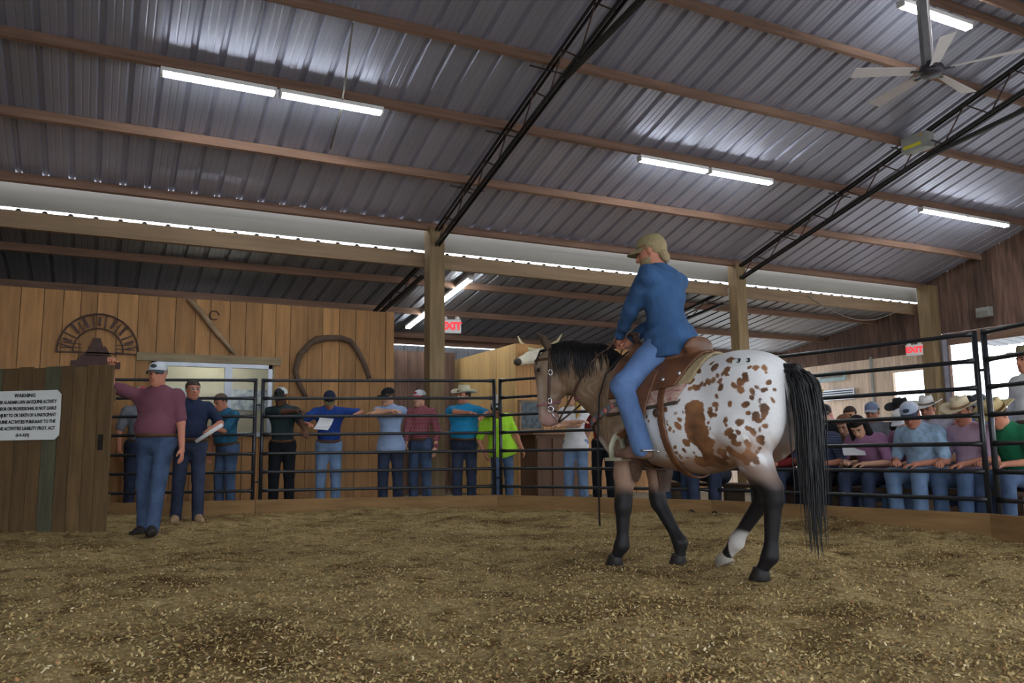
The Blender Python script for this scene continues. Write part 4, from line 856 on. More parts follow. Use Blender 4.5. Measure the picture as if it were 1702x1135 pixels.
# benches under them
M_bench = mat('bench_wood', srgb(96, 74, 56), .8, 0, .2, 5, (.4, 3, 3))
def bench(a, b, z, label):
    a = np.array(a); b = np.array(b); L = np.linalg.norm(b-a); g = empty('bench', (*((a+b)/2), 0), math.atan2(*(b-a)[::-1]))
    for q in (-.11, .11): MB().box((0, q, z-.02), (L, .19, .04)).build('seat_plank', M_bench, g)
    for q in (-.4, 0, .4): MB().box((q*L, 0, (z-.04)/2), (.06, .34, z-.04)).build('leg', M_bench, g)
    return tag(g, label, 'bench', 'spectator benches')
def off(pts, d): return [tuple(np.array(p)+d*(np.array(p)-np.array((2.2, 5.5)))/np.linalg.norm(np.array(p)-np.array((2.2, 5.5)))) for p in pts]
bench((7.1, 9.3), (7.45, 7.1), .38, 'wooden bench under the people behind the horse belly'); bench((7.5, 7.1), (7.98, 4.5), .38, 'long wooden bench under the front row of the seated crowd'); bench((8.7, 8.4), (9.15, 5.3), .46, 'long wooden bench under the back row of the seated crowd')
bu = empty('paper_cup', (6.98, 6.75, -.04)); MB().lathe([(.001, 0), (.075, 0), (.095, .17), (.09, .17), (.072, .01), (.001, .01)], n=18).build('cup', mat('cup_white', srgb(226, 230, 236), .5), bu, smooth=True); MB().lathe([(.0805, .03), (.0915, .12), (.0918, .12), (.0808, .03)], n=18).build('blue_band', mat('cup_blue', srgb(50, 110, 190), .5), bu, smooth=True); tag(bu, 'white and blue tub on the ground behind the curb right of the tail', 'tub')
# ------------------------------------------------------------------ the horse (own frame: x forward, y to its left, z up)
HO, HA = (3.69, 4.58, 0.), math.radians(107.3)
PO = np.array([1.115, .205, 1.58])                     # poll
hh = np.array([math.cos(math.radians(42)), math.sin(math.radians(42)), 0]); hs = np.array([-hh[1], hh[0], 0]); hz = np.array([0, 0, 1.])
tl = math.radians(4); hdn = -hz*math.cos(tl)-hh*math.sin(tl)*.4; 
def HP(f, s, d): return PO+hh*f+hs*s+hdn*d            # point on the head: forward of the face, to the left side, down from the poll
HR3 = np.stack([hh, hs, hz], 1)
def horse_sdf():
    s = Sdf(.08)
    # trunk
    s.ell((.02, 0, 1.015), (.66, .30, .35)); s.ell((-.12, 0, .97), (.42, .305, .32)); s.cone((.42, 0, 1.27), (-.4, 0, 1.26), .17, .18); s.ell((.40, 0, 1.33), (.20, .085, .135))
    s.ell((-.46, 0, 1.20), (.33, .262, .245)); s.ell((-.54, 0, 1.25), (.19, .19, .165))
    for q in (-1, 1):
        s.ell((-.51, q*.14, 1.04), (.25, .145, .33)); s.ell((-.37, q*.17, .92), (.17, .12, .21)); s.ell((-.635, q*.115, 1.03), (.12, .115, .21))
        s.ell((.46, q*.14, 1.10), (.21, .135, .29)); s.ell((.47, q*.15, .90), (.15, .115, .18))
    s.ell((.60, 0, 1.00), (.18, .215, .22), k=.09)
    # neck
    s.chain([(.50, 0, 1.26), (.78, .06, 1.44), (.98, .14, 1.50), PO+(-.02, 0, -.05)], [.175, .150, .125, .085], k=.08)
    s.chain([(.60, 0, 1.08), (.80, .06, 1.26), (.98, .135, 1.38)], [.19, .135, .095], k=.08)
    # head
    s.ell(HP(.02, 0, .11), (.115, .088, .12), HR3, k=.04); s.ell(HP(-.05, 0, .21), (.13, .074, .145), HR3, k=.04)
    s.cone(HP(.065, 0, .14), HP(.075, 0, .46), .07, .05, k=.05); s.cone(HP(.0, 0, .28), HP(.035, 0, .48), .072, .05, k=.05)
    s.ell(HP(.05, 0, .52), (.076, .058, .064), HR3, k=.03); s.ell(HP(.0, 0, .535), (.035, .035, .03), HR3, k=.025)
    for q in (-1, 1):
        s.ell(HP(.095, q*.072, .145), (.03, .022, .026), HR3, k=.025); s.ell(HP(.085, q*.042, .49), (.028, .02, .032), HR3, k=.015); s.sub(HP(.112, q*.052, .495), (.009, .012, .016), HR3, .008)
        s.ell(HP(-.065, q*.06, .205), (.095, .03, .11), HR3, k=.03)
    # legs: joints and radii
    for J, r in (LEG_FL, LEG_FR, LEG_HL, LEG_HR): s.chain(J, r, k=.028)
    return s
LEG_FL = ([(.40, .165, .86), (.44, .18, .64), (.455, .19, .45), (.455, .195, .40), (.465, .20, .18), (.47, .205, .14), (.515, .21, .065)], [.115, .080, .058, .055, .040, .049, .040])
LEG_FR = ([(.40, -.165, .86), (.40, -.155, .66), (.405, -.15, .47), (.395, -.15, .42), (.24, -.14, .19), (.215, -.14, .15), (.215, -.14, .075)], [.115, .080, .058, .055, .040, .049, .040])
LEG_HL = ([(-.50, .16, .92), (-.585, .16, .72), (-.685, .155, .56), (-.69, .15, .50), (-.655, .15, .20), (-.645, .15, .15), (-.59, .152, .065)], [.165, .105, .066, .058, .04, .049, .038])
LEG_HR = ([(-.40, -.16, .90), (-.40, -.155, .72), (-.455, -.15, .53), (-.45, -.15, .47), (-.255, -.15, .22), (-.235, -.15, .18), (-.165, -.15, .10)], [.15, .10, .064, .056, .04, .049, .038])
HS = horse_sdf()
HLO, HHI = (-1.05, -.5, -.02), (1.45, .65, 1.85)
# END_SDF
HSPOTS = np.array([(-0.475, 0.208, 1.374, 0.0214), (-0.308, 0.169, 1.375, 0.0154), (-0.353, 0.212, 1.34, 0.0299), (-0.209, 0.18, 1.331, 0.0214), (-0.466, 0.253, 1.308, 0.0239), (-0.446, 0.259, 1.291, 0.0171), (-0.472, 0.265, 1.28, 0.0128), (-0.402, 0.258, 1.279, 0.0145), (-0.174, 0.215, 1.263, 0.0214), (-0.424, 0.273, 1.241, 0.0154), (-0.323, 0.249, 1.246, 0.0239), (-0.369, 0.261, 1.251, 0.0188), (-0.261, 0.237, 1.233, 0.0171), (-0.297, 0.247, 1.228, 0.0128), (-0.224, 0.242, 1.212, 0.0239), (-0.181, 0.245, 1.21, 0.0154), (-0.436, 0.282, 1.202, 0.0214), (-0.597, 0.254, 1.267, 0.0188), (-0.603, 0.26, 1.242, 0.0188), (-0.577, 0.272, 1.223, 0.0239), (-0.56, 0.272, 1.233, 0.0154), (-0.528, 0.281, 1.206, 0.0171), (-0.574, 0.279, 1.175, 0.0214), (-0.726, 0.196, 1.217, 0.0188), (-0.668, 0.248, 1.186, 0.0111), (-0.648, 0.261, 1.155, 0.0188), (-0.644, 0.266, 1.124, 0.0154), (-0.707, 0.229, 1.169, 0.0171), (-0.751, 0.182, 1.168, 0.012), (-0.749, 0.202, 1.104, 0.0128), (-0.685, 0.252, 1.102, 0.0128), (-0.604, 0.278, 1.082, 0.0214), (-0.618, 0.276, 1.03, 0.0154), (-0.712, 0.24, 1.05, 0.0273), (-0.707, 0.243, 1.015, 0.0214), (-0.662, 0.263, 1.008, 0.0239), (-0.671, 0.258, 0.981, 0.0214), (-0.707, 0.234, 0.945, 0.0154), (-0.499, 0.289, 1.091, 0.0171), (-0.405, 0.284, 1.145, 0.0154), (-0.394, 0.291, 1.092, 0.0188), (-0.357, 0.294, 1.068, 0.012), (-0.405, 0.296, 1.057, 0.0103), (-0.363, 0.299, 1.036, 0.0239), (-0.392, 0.3, 1.027, 0.0154), (-0.283, 0.28, 1.106, 0.0103), (-0.476, 0.312, 0.987, 0.0171), (-0.484, 0.32, 0.958, 0.0128), (-0.571, 0.3, 0.972, 0.0239), (-0.502, 0.323, 0.914, 0.0256), (-0.521, 0.314, 0.886, 0.0239), (-0.562, 0.307, 0.911, 0.0145), (-0.523, 0.305, 0.85, 0.0214), (-0.553, 0.297, 0.838, 0.0171), (-0.613, 0.277, 0.931, 0.0171), (-0.638, 0.261, 0.911, 0.0188), (-0.674, 0.247, 0.922, 0.0103), (-0.667, 0.233, 0.867, 0.0231), (-0.672, 0.221, 0.844, 0.0171), (-0.601, 0.28, 0.845, 0.0171), (-0.609, 0.273, 0.825, 0.0154), (-0.602, 0.272, 0.786, 0.0188), (-0.625, 0.261, 0.763, 0.0239), (-0.646, 0.243, 0.786, 0.012), (-0.657, 0.228, 0.809, 0.0103), (-0.486, 0.28, 0.791, 0.0299), (-0.521, 0.279, 0.771, 0.0256), (-0.422, 0.266, 0.784, 0.0239), (-0.4, 0.273, 0.792, 0.0188), (-0.426, 0.251, 0.76, 0.0214), (-0.572, 0.277, 0.751, 0.0239), (-0.595, 0.272, 0.732, 0.0256), (-0.611, 0.268, 0.743, 0.0205), (-0.638, 0.256, 0.735, 0.0205), (-0.021, 0.309, 1.076, 0.0171), (-0.079, 0.301, 1.112, 0.0103), (-0.035, 0.319, 0.999, 0.0085), (-0.039, 0.318, 0.973, 0.0085), (-0.057, 0.317, 0.943, 0.0128), (-0.081, 0.315, 0.93, 0.0103), (-0.12, 0.319, 0.966, 0.0239), (-0.136, 0.318, 1.003, 0.0154), (-0.106, 0.315, 1.047, 0.0103), (-0.12, 0.292, 1.131, 0.0103), (-0.159, 0.311, 1.053, 0.0085), (-0.166, 0.292, 0.853, 0.0239), (-0.067, 0.282, 0.822, 0.0128), (-0.061, 0.261, 0.785, 0.0154), (-0.129, 0.271, 0.803, 0.0145), (-0.082, 0.241, 0.757, 0.0154), (-0.019, 0.205, 0.723, 0.012), (-0.063, 0.202, 0.717, 0.0171), (-0.197, 0.254, 0.786, 0.0085), (-0.202, 0.235, 0.761, 0.012), (-0.18, 0.219, 0.74, 0.0085), (-0.133, 0.236, 0.753, 0.0085), (-0.026, 0.311, 0.916, 0.0077), (-0.024, 0.303, 0.883, 0.0068), (0.005, 0.274, 0.817, 0.0068), (0.028, 0.235, 0.764, 0.0077), (0.179, 0.292, 1.035, 0.0103), (0.145, 0.297, 1.036, 0.0103), (0.127, 0.3, 1.003, 0.0077), (0.152, 0.283, 1.109, 0.0077), (-0.35, 0.305, 0.979, 0.0103), (-0.358, 0.306, 0.938, 0.0085), (-0.375, 0.295, 0.857, 0.0103), (-0.459, 0.196, 1.385, 0.0256), (-0.495, 0.211, 1.372, 0.0214), (-0.649, 0.209, 1.314, 0.0188), (-0.69, 0.173, 1.313, 0.0188), (-0.703, 0.183, 1.283, 0.0103), (-0.617, 0.223, 1.32, 0.012), (-0.242, 0.294, 1.075, 0.0427), (-0.25, 0.303, 1.024, 0.0598), (-0.245, 0.307, 0.966, 0.0615), (-0.263, 0.302, 0.908, 0.053), (-0.288, 0.292, 0.859, 0.047), (-0.299, 0.276, 0.81, 0.0427), (-0.297, 0.247, 0.76, 0.0385), (-0.224, 0.196, 0.723, 0.0385), (-0.33, 0.241, 0.744, 0.0342), (-0.372, 0.22, 0.719, 0.0342)])
def hx(o):
    o.location = HO; o.rotation_euler = (0, 0, HA); return o
def sst(a, b, x): t = np.clip((x-a)/(b-a), 0, 1); return t*t*(3-2*t)
def mixc(c, d, t): return c*(1-t[:,None])+np.array(d)*t[:,None]
HV_, HF_ = surf(HS, HLO, HHI, .0105)
def coat(P):
    x, y, z = P.T; n1 = wob(P, 17, .3); n2 = wob(P, 41, 1.7); n3 = wob(P, 8, 4.)
    white = np.array(srgb(226, 224, 226)); roan = np.array(srgb(134, 110, 88)); dark = np.array(srgb(104, 86, 72)); brown = np.array(srgb(136, 92, 58)); black = np.array(srgb(30, 28, 30)); grey = np.array(srgb(136, 114, 104)); pinkb = np.array(srgb(158, 126, 108))
    c = np.tile(white, (len(P), 1))
    c = mixc(c, brown, sst(.77, .69, z+.02*n1)*(x > -.5)*(z > .6)*.9)                        # brown belly line
    c = mixc(c, brown, sst(.93, .80, z+.05*n1+.03*n2)*(x < -.25)*sst(-.25, .25, n2+.4*n1+.5)*.85)      # lower thigh mottling
    fr = sst(.22, .42, x+.05*n3+.03*n1); c = mixc(c, roan, fr); c = mixc(c, pinkb, fr*sst(.1, .7, n3)*.5); n4 = np.sin(P[:,0]*95+6*np.sin(P[:,2]*14+3*n3))*.6+n2*.6; c = mixc(c, srgb(186, 164, 140), fr*sst(.15, .9, n4)*.4); c = mixc(c, srgb(96, 74, 58), fr*sst(.3, 1., -n4+n1*.4)*.25)
    c = mixc(c, white, fr*sst(.2, .6, n1*.6+n3*.5)*(z < 1.2)*(x > .45)*.75)                # pale flecks on the chest
    c = mixc(c, srgb(120, 102, 88), sst(.95, 1.15, x)*.45)
    q = P-PO; f = q@hh; d = q@hdn; hdm = (x > .85) & (d > -.05) & (d < .65) & (np.hypot(f, q@hs) < .3)
    c = mixc(c, srgb(176, 134, 132), sst(.42, .52, d+.02*n2)*hdm*.8); c = mixc(c, srgb(190, 172, 158), hdm*sst(.05, .10, f)*sst(.15, .3, d)*.5); c = mixc(c, srgb(70, 58, 50), hdm*sst(.05, -.0, np.linalg.norm(P-HP(.10, .085, .145), axis=1)-.0)*.8)
    rear = (x < -.2); low = z+.03*n1
    c = mixc(c, grey, rear*sst(.74, .64, low)); c = mixc(c, grey, rear*(y < -.0)*sst(1.12, .95, z+.06*n3)*sst(-.55, -.66, x)*.8)
    c = mixc(c, white, rear*(y > 0)*np.exp(-(((x+.72)/.07)**2+((z-.76)/.06)**2))*.95)
    c = mixc(c, black, rear*sst(.64, .55, low)); front = ~rear
    c = mixc(c, pinkb, front*sst(.80, .70, low)*(z < .9)); c = mixc(c, black, front*sst(.60, .47, low))
    c = mixc(c, srgb(196, 190, 186), rear*(y < 0)*sst(.27, .23, low)*1.)
    return c
def spotfield(P):
    s = np.full(len(P), -.05)
    for i, (a, b, c_, r) in enumerate(HSPOTS):
        q = P-(a, b, c_); an = .7+.5*math.sin(i*3.1); ca, sa = math.cos(an), math.sin(an); u = q[:,0]*ca+q[:,2]*sa; v = -q[:,0]*sa+q[:,2]*ca; e = 1.+.28*math.sin(i*1.7)
        s = np.maximum(s, r*(1.14 if i < len(HSPOTS)-10 else 1.45)-np.sqrt((u*e)**2+(v/e)**2+q[:,1]**2))
    # off side: scattered spots that the photograph does not show
    g = np.random.default_rng(3)
    for i in range(80):
        a, c_ = g.uniform(-.75, .25), g.uniform(.75, 1.42); r = g.uniform(.012, .035); q = P-(a, 0, c_); s = np.maximum(s, np.where(P[:,1] < -.08, r-np.hypot(q[:,0], q[:,2]), -.05))
    return s
def coat_mat():
    m = bpy.data.materials.new('appaloosa_coat'); m.use_nodes = True; nt = m.node_tree; N = nt.nodes; L = nt.links; b = N['Principled BSDF']; b.inputs['Roughness'].default_value = .55; b.inputs['Specular IOR Level'].default_value = .3
    a = N.new('ShaderNodeAttribute'); a.attribute_name = 'coat'; s = N.new('ShaderNodeAttribute'); s.attribute_name = 'spot'
    tc = N.new('ShaderNodeTexCoord'); nz = N.new('ShaderNodeTexNoise'); nz.inputs['Scale'].default_value = 45; nz.inputs['Detail'].default_value = 4; L.new(tc.outputs['Object'], nz.inputs['Vector'])
    ma = N.new('ShaderNodeMath'); ma.operation = 'MULTIPLY_ADD'; ma.inputs[1].default_value = .03; L.new(nz.outputs['Fac'], ma.inputs[0]); L.new(s.outputs['Fac'], ma.inputs[2])
    mr = N.new('ShaderNodeMapRange'); mr.interpolation_type = 'SMOOTHSTEP'; mr.inputs['From Min'].default_value = .010; mr.inputs['From Max'].default_value = .020; L.new(ma.outputs[0], mr.inputs['Value'])
    n2 = N.new('ShaderNodeTexNoise'); n2.inputs['Scale'].default_value = 7; L.new(tc.outputs['Object'], n2.inputs['Vector']); r = N.new('ShaderNodeValToRGB'); e = r.color_ramp.elements; e[0].color = (*srgb(92, 62, 42), 1); e[1].color = (*srgb(150, 104, 70), 1); e[0].position = .35; e[1].position = .65; L.new(n2.outputs['Fac'], r.inputs[0])
    n3 = N.new('ShaderNodeTexNoise'); n3.inputs['Scale'].default_value = 150; n3.inputs['Detail'].default_value = 3; L.new(tc.outputs['Object'], n3.inputs['Vector']); hs_ = N.new('ShaderNodeHueSaturation'); mv = N.new('ShaderNodeMapRange'); mv.inputs['To Min'].default_value = .78; mv.inputs['To Max'].default_value = 1.22; L.new(n3.outputs['Fac'], mv.inputs['Value']); L.new(mv.outputs[0], hs_.inputs['Value']); L.new(a.outputs['Color'], hs_.inputs['Color'])
    mx = N.new('ShaderNodeMix'); mx.data_type = 'RGBA'; L.new(mr.outputs[0], mx.inputs[0]); L.new(hs_.outputs[0], mx.inputs[6]); L.new(r.outputs[0], mx.inputs[7]); L.new(mx.outputs[2], b.inputs['Base Color']); return m
hme = quad_mesh('horse', HV_, HF_, coat_mat())
at = hme.attributes.new('coat', 'FLOAT_COLOR', 'POINT'); cc = coat(HV_); at.data.foreach_set('color', np.concatenate([cc, np.ones((len(cc), 1))], 1).astype(np.float32).ravel())
at = hme.attributes.new('spot', 'FLOAT', 'POINT'); at.data.foreach_set('value', spotfield(HV_).astype(np.float32))
horse = hx(link(bpy.data.objects.new('horse', hme))); tag(horse, 'spotted white and brown horse with black mane and tail standing in the ring', 'horse')
M_hoof = plain('hoof', srgb(46, 42, 42), .5); M_hoofp = plain('hoof_pale', srgb(150, 142, 132), .6); M_hairb = mat('horse_hair_black', srgb(24, 22, 24), .45, 0, .3, 20, (1, 1, .2), spec=.4)
for (J, r), m in ((LEG_FL, M_hoof), (LEG_FR, M_hoof), (LEG_HL, M_hoof), (LEG_HR, M_hoofp)):
    e = np.array(J[-1]); pitch = 0; z0 = 0. if J is not LEG_HR[0] else .025
    R_ = roty(.45) if J is LEG_HR[0] else (roty(.12) if J is LEG_FR[0] else np.eye(3))
    prof = [(.001, .075), (.042, .078), (.047, .06), (.062, .004), (.060, 0), (.001, 0)]
    mb = MB().lathe(prof, (0, 0, 0), 16, 1.12, .95, R_); V = mb.v[0]; V[:,0] += np.where(V[:,2] < .04, .012, 0)*1.; mb.v[0] = V+np.array([e[0]+.012, e[1], z0]); mb.build('hoof', m, horse, smooth=True)
for s_ in (-1, 1):
    MB().ell(HP(.104, s_*.083, .145), (.017, .014, .017)).build('eye', mat('horse_eye', srgb(18, 14, 14), .1), horse, smooth=True)
    E = Sdf(.02).cone(HP(.0, s_*.05, .0), HP(.06, s_*.07, -.10), .03, .026).cone(HP(.06, s_*.07, -.10), HP(.11, s_*.075, -.155), .026, .004); E.sub(HP(.085, s_*.085, -.07), (.022, .018, .055), HR3, .01)
    sdf_obj('ear', E, PO-.25, PO+.3, .007, plain('ear_hair', srgb(88, 72, 60)), horse)
def grad(P, e=.004):
    g = np.stack([HS(P+np.eye(3)[i]*e)-HS(P-np.eye(3)[i]*e) for i in range(3)], 1); return g/np.linalg.norm(g, axis=1)[:,None]
def strands(paths, r0, n=4):
    mb = MB()
    for p in paths:
        k = len(p); mb.tube(p, r0*np.array([1-.85*(i/(k-1))**1.5 for i in range(k)]), n, cap=False, flat=.5)
    return mb
# mane: locks from the crest falling over the left side
cp = np.array([(.52, 0, 1.40), (.66, .03, 1.5), (.80, .07, 1.56), (.93, .12, 1.60), (1.04, .17, 1.62), PO+(.0, 0, .05)])
NM = 620; tt = rng.uniform(0, .93, NM); C0 = np.stack([np.interp(tt, np.linspace(0, 1, 6), cp[:,i]) for i in range(3)], 1)+rng.normal(0, .012, (NM, 3))
for _ in range(12): d = HS(C0); C0[:,2] -= (d-.004)*.8
ln = rng.uniform(.2, .40, NM)*(.75+.35*np.sin(tt*PI))*np.where(tt > .8, .62, 1.); sidev = np.array([-.35, .94, 0])
pathsM = [C0.copy()]; Q = C0.copy(); K = 9
for i in range(1, K):
    Q = Q+(ln/(K-1))[:,None]*(np.array([-.12, 0, -1.])*(i/3 if i < 3 else 1)+sidev*max(0, 1-i/3.))+rng.normal(0, .004, (NM, 3))
    for _ in range(3):
        d = HS(Q); g = grad(Q); Q = Q+g*np.maximum(0, .012+.006*rng.random(NM)-d)[:,None]-g*np.maximum(0, d-.035)[:,None]*.8
    pathsM.append(Q.copy())
PM = np.stack(pathsM, 1)
strands(PM, .0125).build('mane', M_hairb, horse, smooth=True)
fl = []
for i in range(26):
    a = HP(.02, rng.uniform(-.04, .04), -.03); fl.append([a, a+hh*.07+hdn*.02, a+hh*.10+hdn*.09+hs*rng.uniform(-.05, .05), a+hh*.10+hdn*.17+hs*rng.uniform(-.06, .06)])
strands(fl, .008).build('forelock', M_hairb, horse, smooth=True)
# tail
tc0 = np.array([(-.735, 0, 1.30), (-.80, 0, 1.285), (-.84, .0, 1.20), (-.862, .0, 1.02), (-.868, .01, .75), (-.875, .02, .48), (-.885, .03, .15)])
TS = Sdf(.03).chain([tuple(p) for p in tc0[:6]], [.05, .052, .058, .062, .05, .022]); sdf_obj('tail', TS, (-1.05, -.2, .2), (-.6, .25, 1.42), .012, M_hairb, horse)
tp = []
for i in range(230):
    u = rng.uniform(.0, .35); end = rng.uniform(.62, 1.0); off_ = rng.normal(0, 1, 2); tt_ = np.linspace(u, end, 9); Pc = np.stack([np.interp(tt_, np.linspace(0, 1, 7), tc0[:,j]) for j in range(3)], 1)
    amp = np.interp(tt_, [0, .3, .6, 1], [.025, .048, .048, .045]); Pc[:,0] += off_[0]*amp*.75; Pc[:,1] += off_[1]*amp; Pc += rng.normal(0, .003, Pc.shape); tp.append(Pc)
strands(tp, .0085).build('tail_hair', M_hairb, horse, smooth=True)
# number sticker on the croup
def on_top(x, y):
    z = 1.7
    for _ in range(60): z -= HS(np.array([[x, y, z]]))[0]*.8
    return z
def surf_pt(p, off=.0):
    p = np.array([p], float)
    for _ in range(12): p = p-grad(p)*(HS(p)-off)[:,None]
    return p[0]
stk = surf_pt((-.56, .215, 1.36), .004); gz = grad(stk[None])[0]; ex = np.cross((0, 0, 1), gz); ex /= np.linalg.norm(ex); ey = np.cross(gz, ex)
sg = hx(empty('number_sticker')); V = []
nu = 6
for j in range(4):
    for i in range(nu): V.append(surf_pt(stk+ex*(i/(nu-1)-.5)*.135+ey*(j/3-.5)*.05, .006))
MB().add(V, [(j*nu+i, j*nu+i+1, (j+1)*nu+i+1, (j+1)*nu+i) for j in range(3) for i in range(nu-1)]).build('label_patch', M_sign, sg, smooth=True)
for i, chx in enumerate('33'):
    me = text_mesh(chx, .052, bold=.002, ext=.001); me.materials.append(M_ink); pp = surf_pt(stk+ex*(-.02+.06*i), .011); g2 = grad(pp[None])[0]; e1 = np.cross((0, 0, 1), g2); e1 /= np.linalg.norm(e1); e2 = np.cross(g2, e1)
    o = inst('digit', me, sg); o.matrix_local = Matrix.Translation(Vector(pp))@Matrix(np.stack([e1, e2, g2], 1).tolist()).to_4x4()
tag(sg, 'small white number sticker on top of the horse croup', 'sticker')

# ------------------------------------------------------------------ saddle, pad, bridle, collar
M_lea = mat('saddle_leather', srgb(104, 66, 42), .5, 0, .25, 9, bump=.15, bscale=40); M_lead = mat('strap_leather', srgb(74, 50, 38), .55, 0, .2, 12, bump=.15); M_felt = mat('pad_felt', srgb(164, 146, 112), .95, 0, .1, 30, bump=.3, bscale=80); M_silver = mat('silver', srgb(210, 210, 214), .2, .9, .05)
M_weave = mat('pad_pink_weave', srgb(176, 112, 108), .95, 0, .25, 26, (1, 1, 2.5), .3, 60, col2=srgb(196, 176, 160)); M_dkpipe = mat('pad_binding', srgb(70, 58, 50), .8); M_raw = mat('rawhide_metal', srgb(158, 152, 132), .5, .2, .15, 9)
def shell(off_, th, reg): return lambda P: np.maximum(np.abs(HS(P)-off_)-th, reg(P))
def mxm(*a): r = a[0]; [r := np.maximum(r, b) for b in a[1:]]; return r
LO, HI = (-.45, -.5, .5), (.75, .5, 1.65)
pad = hx(empty('saddle_pad'))
backe = lambda P: (-.25+(1.42-P[:,2])*.42)-P[:,0]
sdf_obj('felt_body', shell(.014, .010, lambda P: mxm(backe(P), P[:,0]-.50, 1.24-.10*(P[:,0]+.1)-P[:,2])), LO, HI, .0105, M_felt, pad)
for s_ in (1, -1): sdf_obj('woven_side', shell(.014, .0095, lambda P: mxm(-P[:,1]*s_, backe(P)+.02, P[:,0]-.48, P[:,2]-1.245+.10*(P[:,0]+.1), 1.125-.10*(P[:,0]+.1)-P[:,2])), LO, HI, .0105, M_weave, pad)
for s_ in (1, -1): sdf_obj('binding', shell(.014, .012, lambda P: mxm(-P[:,1]*s_, backe(P), P[:,0]-.50, np.abs(P[:,2]-1.118+.10*(P[:,0]+.1))-.012)), LO, HI, .0095, M_dkpipe, pad)
tag(pad, 'tan felt saddle pad with pink woven sides under the saddle', 'saddle pad')
sad = hx(empty('saddle'))
sk_ = shell(.036, .011, lambda P: mxm((-.17+(1.40-P[:,2])*.5)-P[:,0], P[:,0]-.47, 1.235-.12*(P[:,0]+.1)-P[:,2]))
sdf_obj('skirt', sk_, LO, HI, .0105, M_lea, sad)
T_ = Sdf(.05).cone((.34, 0, 1.46), (.0, 0, 1.44), .12, .12).ell((.12, 0, 1.45), (.24, .16, .08)); T_.ell((-.10, 0, 1.51), (.045, .165, .085), roty(-.35)); T_.ell((.40, 0, 1.50), (.06, .13, .10)); sdf_obj('seat', T_, LO, HI, .013, M_lea, sad)
sdf_obj('horn', Sdf(.02).cone((.41, 0, 1.55), (.45, 0, 1.66), .03, .024).ell((.46, 0, 1.67), (.05, .045, .016)), (.3, -.15, 1.45), (.6, .15, 1.75), .009, M_lead, sad)
for s_ in (1, -1):
    sgn = lambda P, s_=s_: -P[:,1]*s_
    sdf_obj('fender', shell(.045, .008, lambda P: mxm(sgn(P), np.abs(P[:,0]-.21-(1.1-P[:,2])*.12)-.095, P[:,2]-1.36, .94-P[:,2])), LO, HI, .011, M_lea, sad)
    ank = np.array([.33, s_*.395, .76])
    MB().tube([ank+(0, -.065, 0), ank+(0, -.068, .07), ank+(-.005, -.035, .135), ank+(-.01, 0, .15), ank+(-.005, .035, .135), ank+(0, .068, .07), ank+(0, .065, 0)], [.012]*7, 6, flat=2.4, upv=(1, 0, 0)).build('stirrup', M_raw, sad, smooth=True)
    MB().box(ank+(0, 0, -.012), (.11, .15, .022)).build('stirrup_tread', M_raw, sad)
    MB().bar(ank+(-.01, 0, .14), np.array([.22, s_*.36, .97]), .06, .012, (1, 0, 0)).build('stirrup_leather', M_lea, sad)
    q = surf_pt((.03, s_*.3, 1.05), .03); MB().ell(q, (.03, .012, .03)).build('cinch_keeper', M_lead, sad, smooth=True)
    for px_, pz_ in ((-.10, 1.35), (.02, 1.30), (.38, 1.32)):
        q = surf_pt((px_, s_*.3, pz_), .049); MB().ell(q, (.016, .012, .016), n=10, m=6).build('concho', M_silver, sad, smooth=True)
sdf_obj('rear_cinch', shell(.022, .008, lambda P: mxm(np.abs(P[:,0]-.02+.12*(1.2-P[:,2]))-.03, P[:,2]-1.30)), LO, HI, .0105, M_lea, sad)
sdf_obj('front_cinch', shell(.02, .008, lambda P: mxm(np.abs(P[:,0]-.30)-.045, P[:,2]-1.15)), LO, HI, .0105, M_lead, sad)
tag(sad, 'brown leather western saddle under the rider', 'saddle')
bc = hx(empty('breast_collar')); M_pink = plain('collar_pink', srgb(196, 116, 112), .9); M_cgrey = plain('collar_grey', srgb(112, 112, 116), .9)
ctr = lambda P: 1.0+.38*(.76-P[:,0])
sdf_obj('collar_band', shell(.016, .008, lambda P: mxm(np.abs(P[:,2]-ctr(P))-.03, .36-P[:,0])), (.3, -.5, .8), (.95, .5, 1.4), .0095, M_cgrey, bc)
for i in range(9):
    for s_ in (-1, 1):
        xx = .40+.038*i; q = surf_pt((xx, s_*.33, 1.0+.38*(.76-xx)), .026); MB().ell(q, (.017, .012, .02), n=8, m=5).build('bead', M_pink if i % 2 else M_cgrey, bc, smooth=True)
tag(bc, 'beaded pink and grey breast collar across the horse chest', 'breast collar')
br = hx(empty('bridle')); HB = (PO-.45-np.array([0, 0, .2]), PO+.3)
def hc(P): q = P-PO; return q@hh, q@hs, q@hdn
def strap(name, reg, m=M_lead, off_=.005, th=.005): return sdf_obj(name, shell(off_, th, lambda P: reg(*hc(P))), HB[0], HB[1], .0065, m, br)
strap('cheek_strap', lambda f, s, d: mxm(np.abs(f-.012-.04*d)-.012, d-.44, -.02-d, .02-np.abs(s)))
strap('crown_strap', lambda f, s, d: mxm(np.abs(f+.0)-.014, d-.03, -.14-d))
strap('brow_band', lambda f, s, d: mxm(np.abs(d-.06)-.011, -f+.005, f-.3))
strap('nose_band', lambda f, s, d: mxm(np.abs(d-.40-.1*f)-.013, np.abs(s)-.2), mat('noseband_beads', srgb(150, 100, 104), .8, 0, .5, 60))
strap('chin_strap', lambda f, s, d: mxm(np.abs(d-.455+.4*f)-.009, f-.02))
def ring(c, a, b, r, name, n=14): MB().tube([c+hh*a*math.cos(t)+hdn*b*math.sin(t) for t in np.linspace(0, 6.283, n)], r, 6).build(name, M_silver, br, smooth=True)
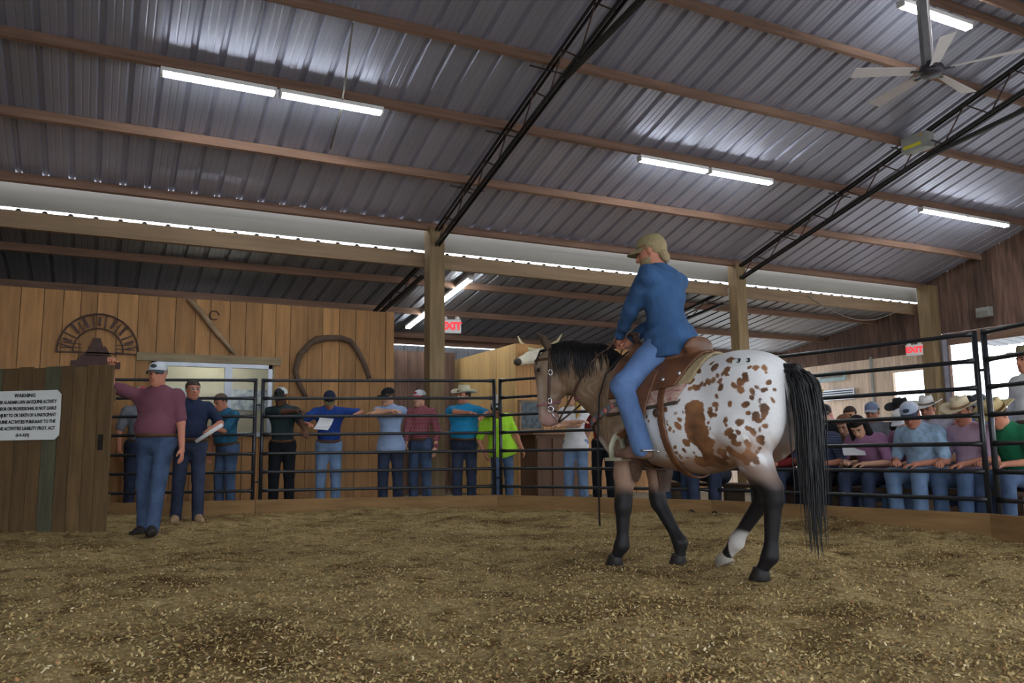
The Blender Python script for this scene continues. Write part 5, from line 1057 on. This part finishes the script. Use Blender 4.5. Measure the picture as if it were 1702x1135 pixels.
for s_ in (1, -1):
    for d, f in ((.17, .018), (.395, .03)):
        q = surf_pt(HP(f, s_*.12, d), .012); ring(q, .014, .022, .0045, 'buckle')
    q = surf_pt(HP(.02, s_*.1, .45), .014); ring(q, .022, .022, .005, 'bit_ring'); MB().tube([q, q+hdn*.05-hh*.02, q+hdn*.10-hh*.055], [.006, .006, .005], 6).build('bit_shank', M_silver, br, smooth=True)
    e = q+hdn*.10-hh*.055; hnd = np.array([.56, s_*.05, 1.66]); pts = []
    side = np.array([.80, .27 if s_ > 0 else -.14, 1.33])
    for t in np.linspace(0, 1, 14):
        a = (1-t)**2*e+2*t*(1-t)*side+t*t*hnd; pts.append(a)
    pts = np.array(pts); 
    for _ in range(6):
        d = HS(pts); g = grad(pts); pts = pts+g*np.maximum(0, .02-d)[:,None]
    MB().tube(pts, .0085, 6, flat=.6).build('rein', M_lead, br, smooth=True)
tag(br, 'dark leather bridle with silver buckles and reins on the horse head', 'bridle')
rp = hx(MB().tube([(.44, .08, 1.54), (.49, .17, 1.46), (.535, .25, 1.36), (.565, .295, 1.2), (.578, .308, .9), (.58, .31, .28)], .007, 6).build('hanging_rope', M_steel, None, smooth=True)); tag(rp, 'thin dark rope hanging straight down in front of the rider knee', 'rope')

# ------------------------------------------------------------------ the rider
rd = mat('shirt_denim_rider', srgb(56, 86, 126), .85, 0, .25, 6, (1, 1, .6), bump=1., bscale=11, spec=.2); JEANS['rider'] = denim('rider', srgb(90, 116, 160), .25); BOOT['rider'] = plain('boot_rider', srgb(112, 84, 72), .6)
kk = 1.83/1.78
o, q = person('rider in blue denim shirt, jeans and tan cap on the spotted horse', HO, HA-PI/2, H=1.83, bulk=1.06, pelvis=(0, .13/kk, 1.565/kk), lean=.13, hands=((-.05, .56, 1.66), (.07, .54, 1.65)), hpose=('grip', 'grip'), elbow=((-1, -.5, -.6), (1, -.5, -.6)),
    feet=((-.385, .13, .84), (.385, .13, .84)), toes=((-.12, 1, .0), (.12, 1, .0)), knee=((-.75, 1, .5), (.75, 1, .5)), head=(.35, -.1), shirt=rd, sleeve='long', tuck=False, pants='rider', boots='rider', skin='red', hat=('cap', srgb(142, 130, 96), srgb(142, 130, 96)), hair=srgb(150, 132, 100), beard=True, belt=False, vox=.012, fold=.011)
for s_ in (-1, 1):
    an = q['LG'][0 if s_ < 0 else 1][2]; c0 = an-np.array([0, .02, .035]); MB().tube([c0+np.array([s_*-.0+.062*math.cos(a), -.02+.062*math.sin(a), 0]) for a in np.linspace(PI, 2*PI, 12)], .008, 6).tube([c0+(0, -.08, 0), c0+(0, -.125, -.01)], .006, 6).build('spur', M_silver, o, smooth=True)
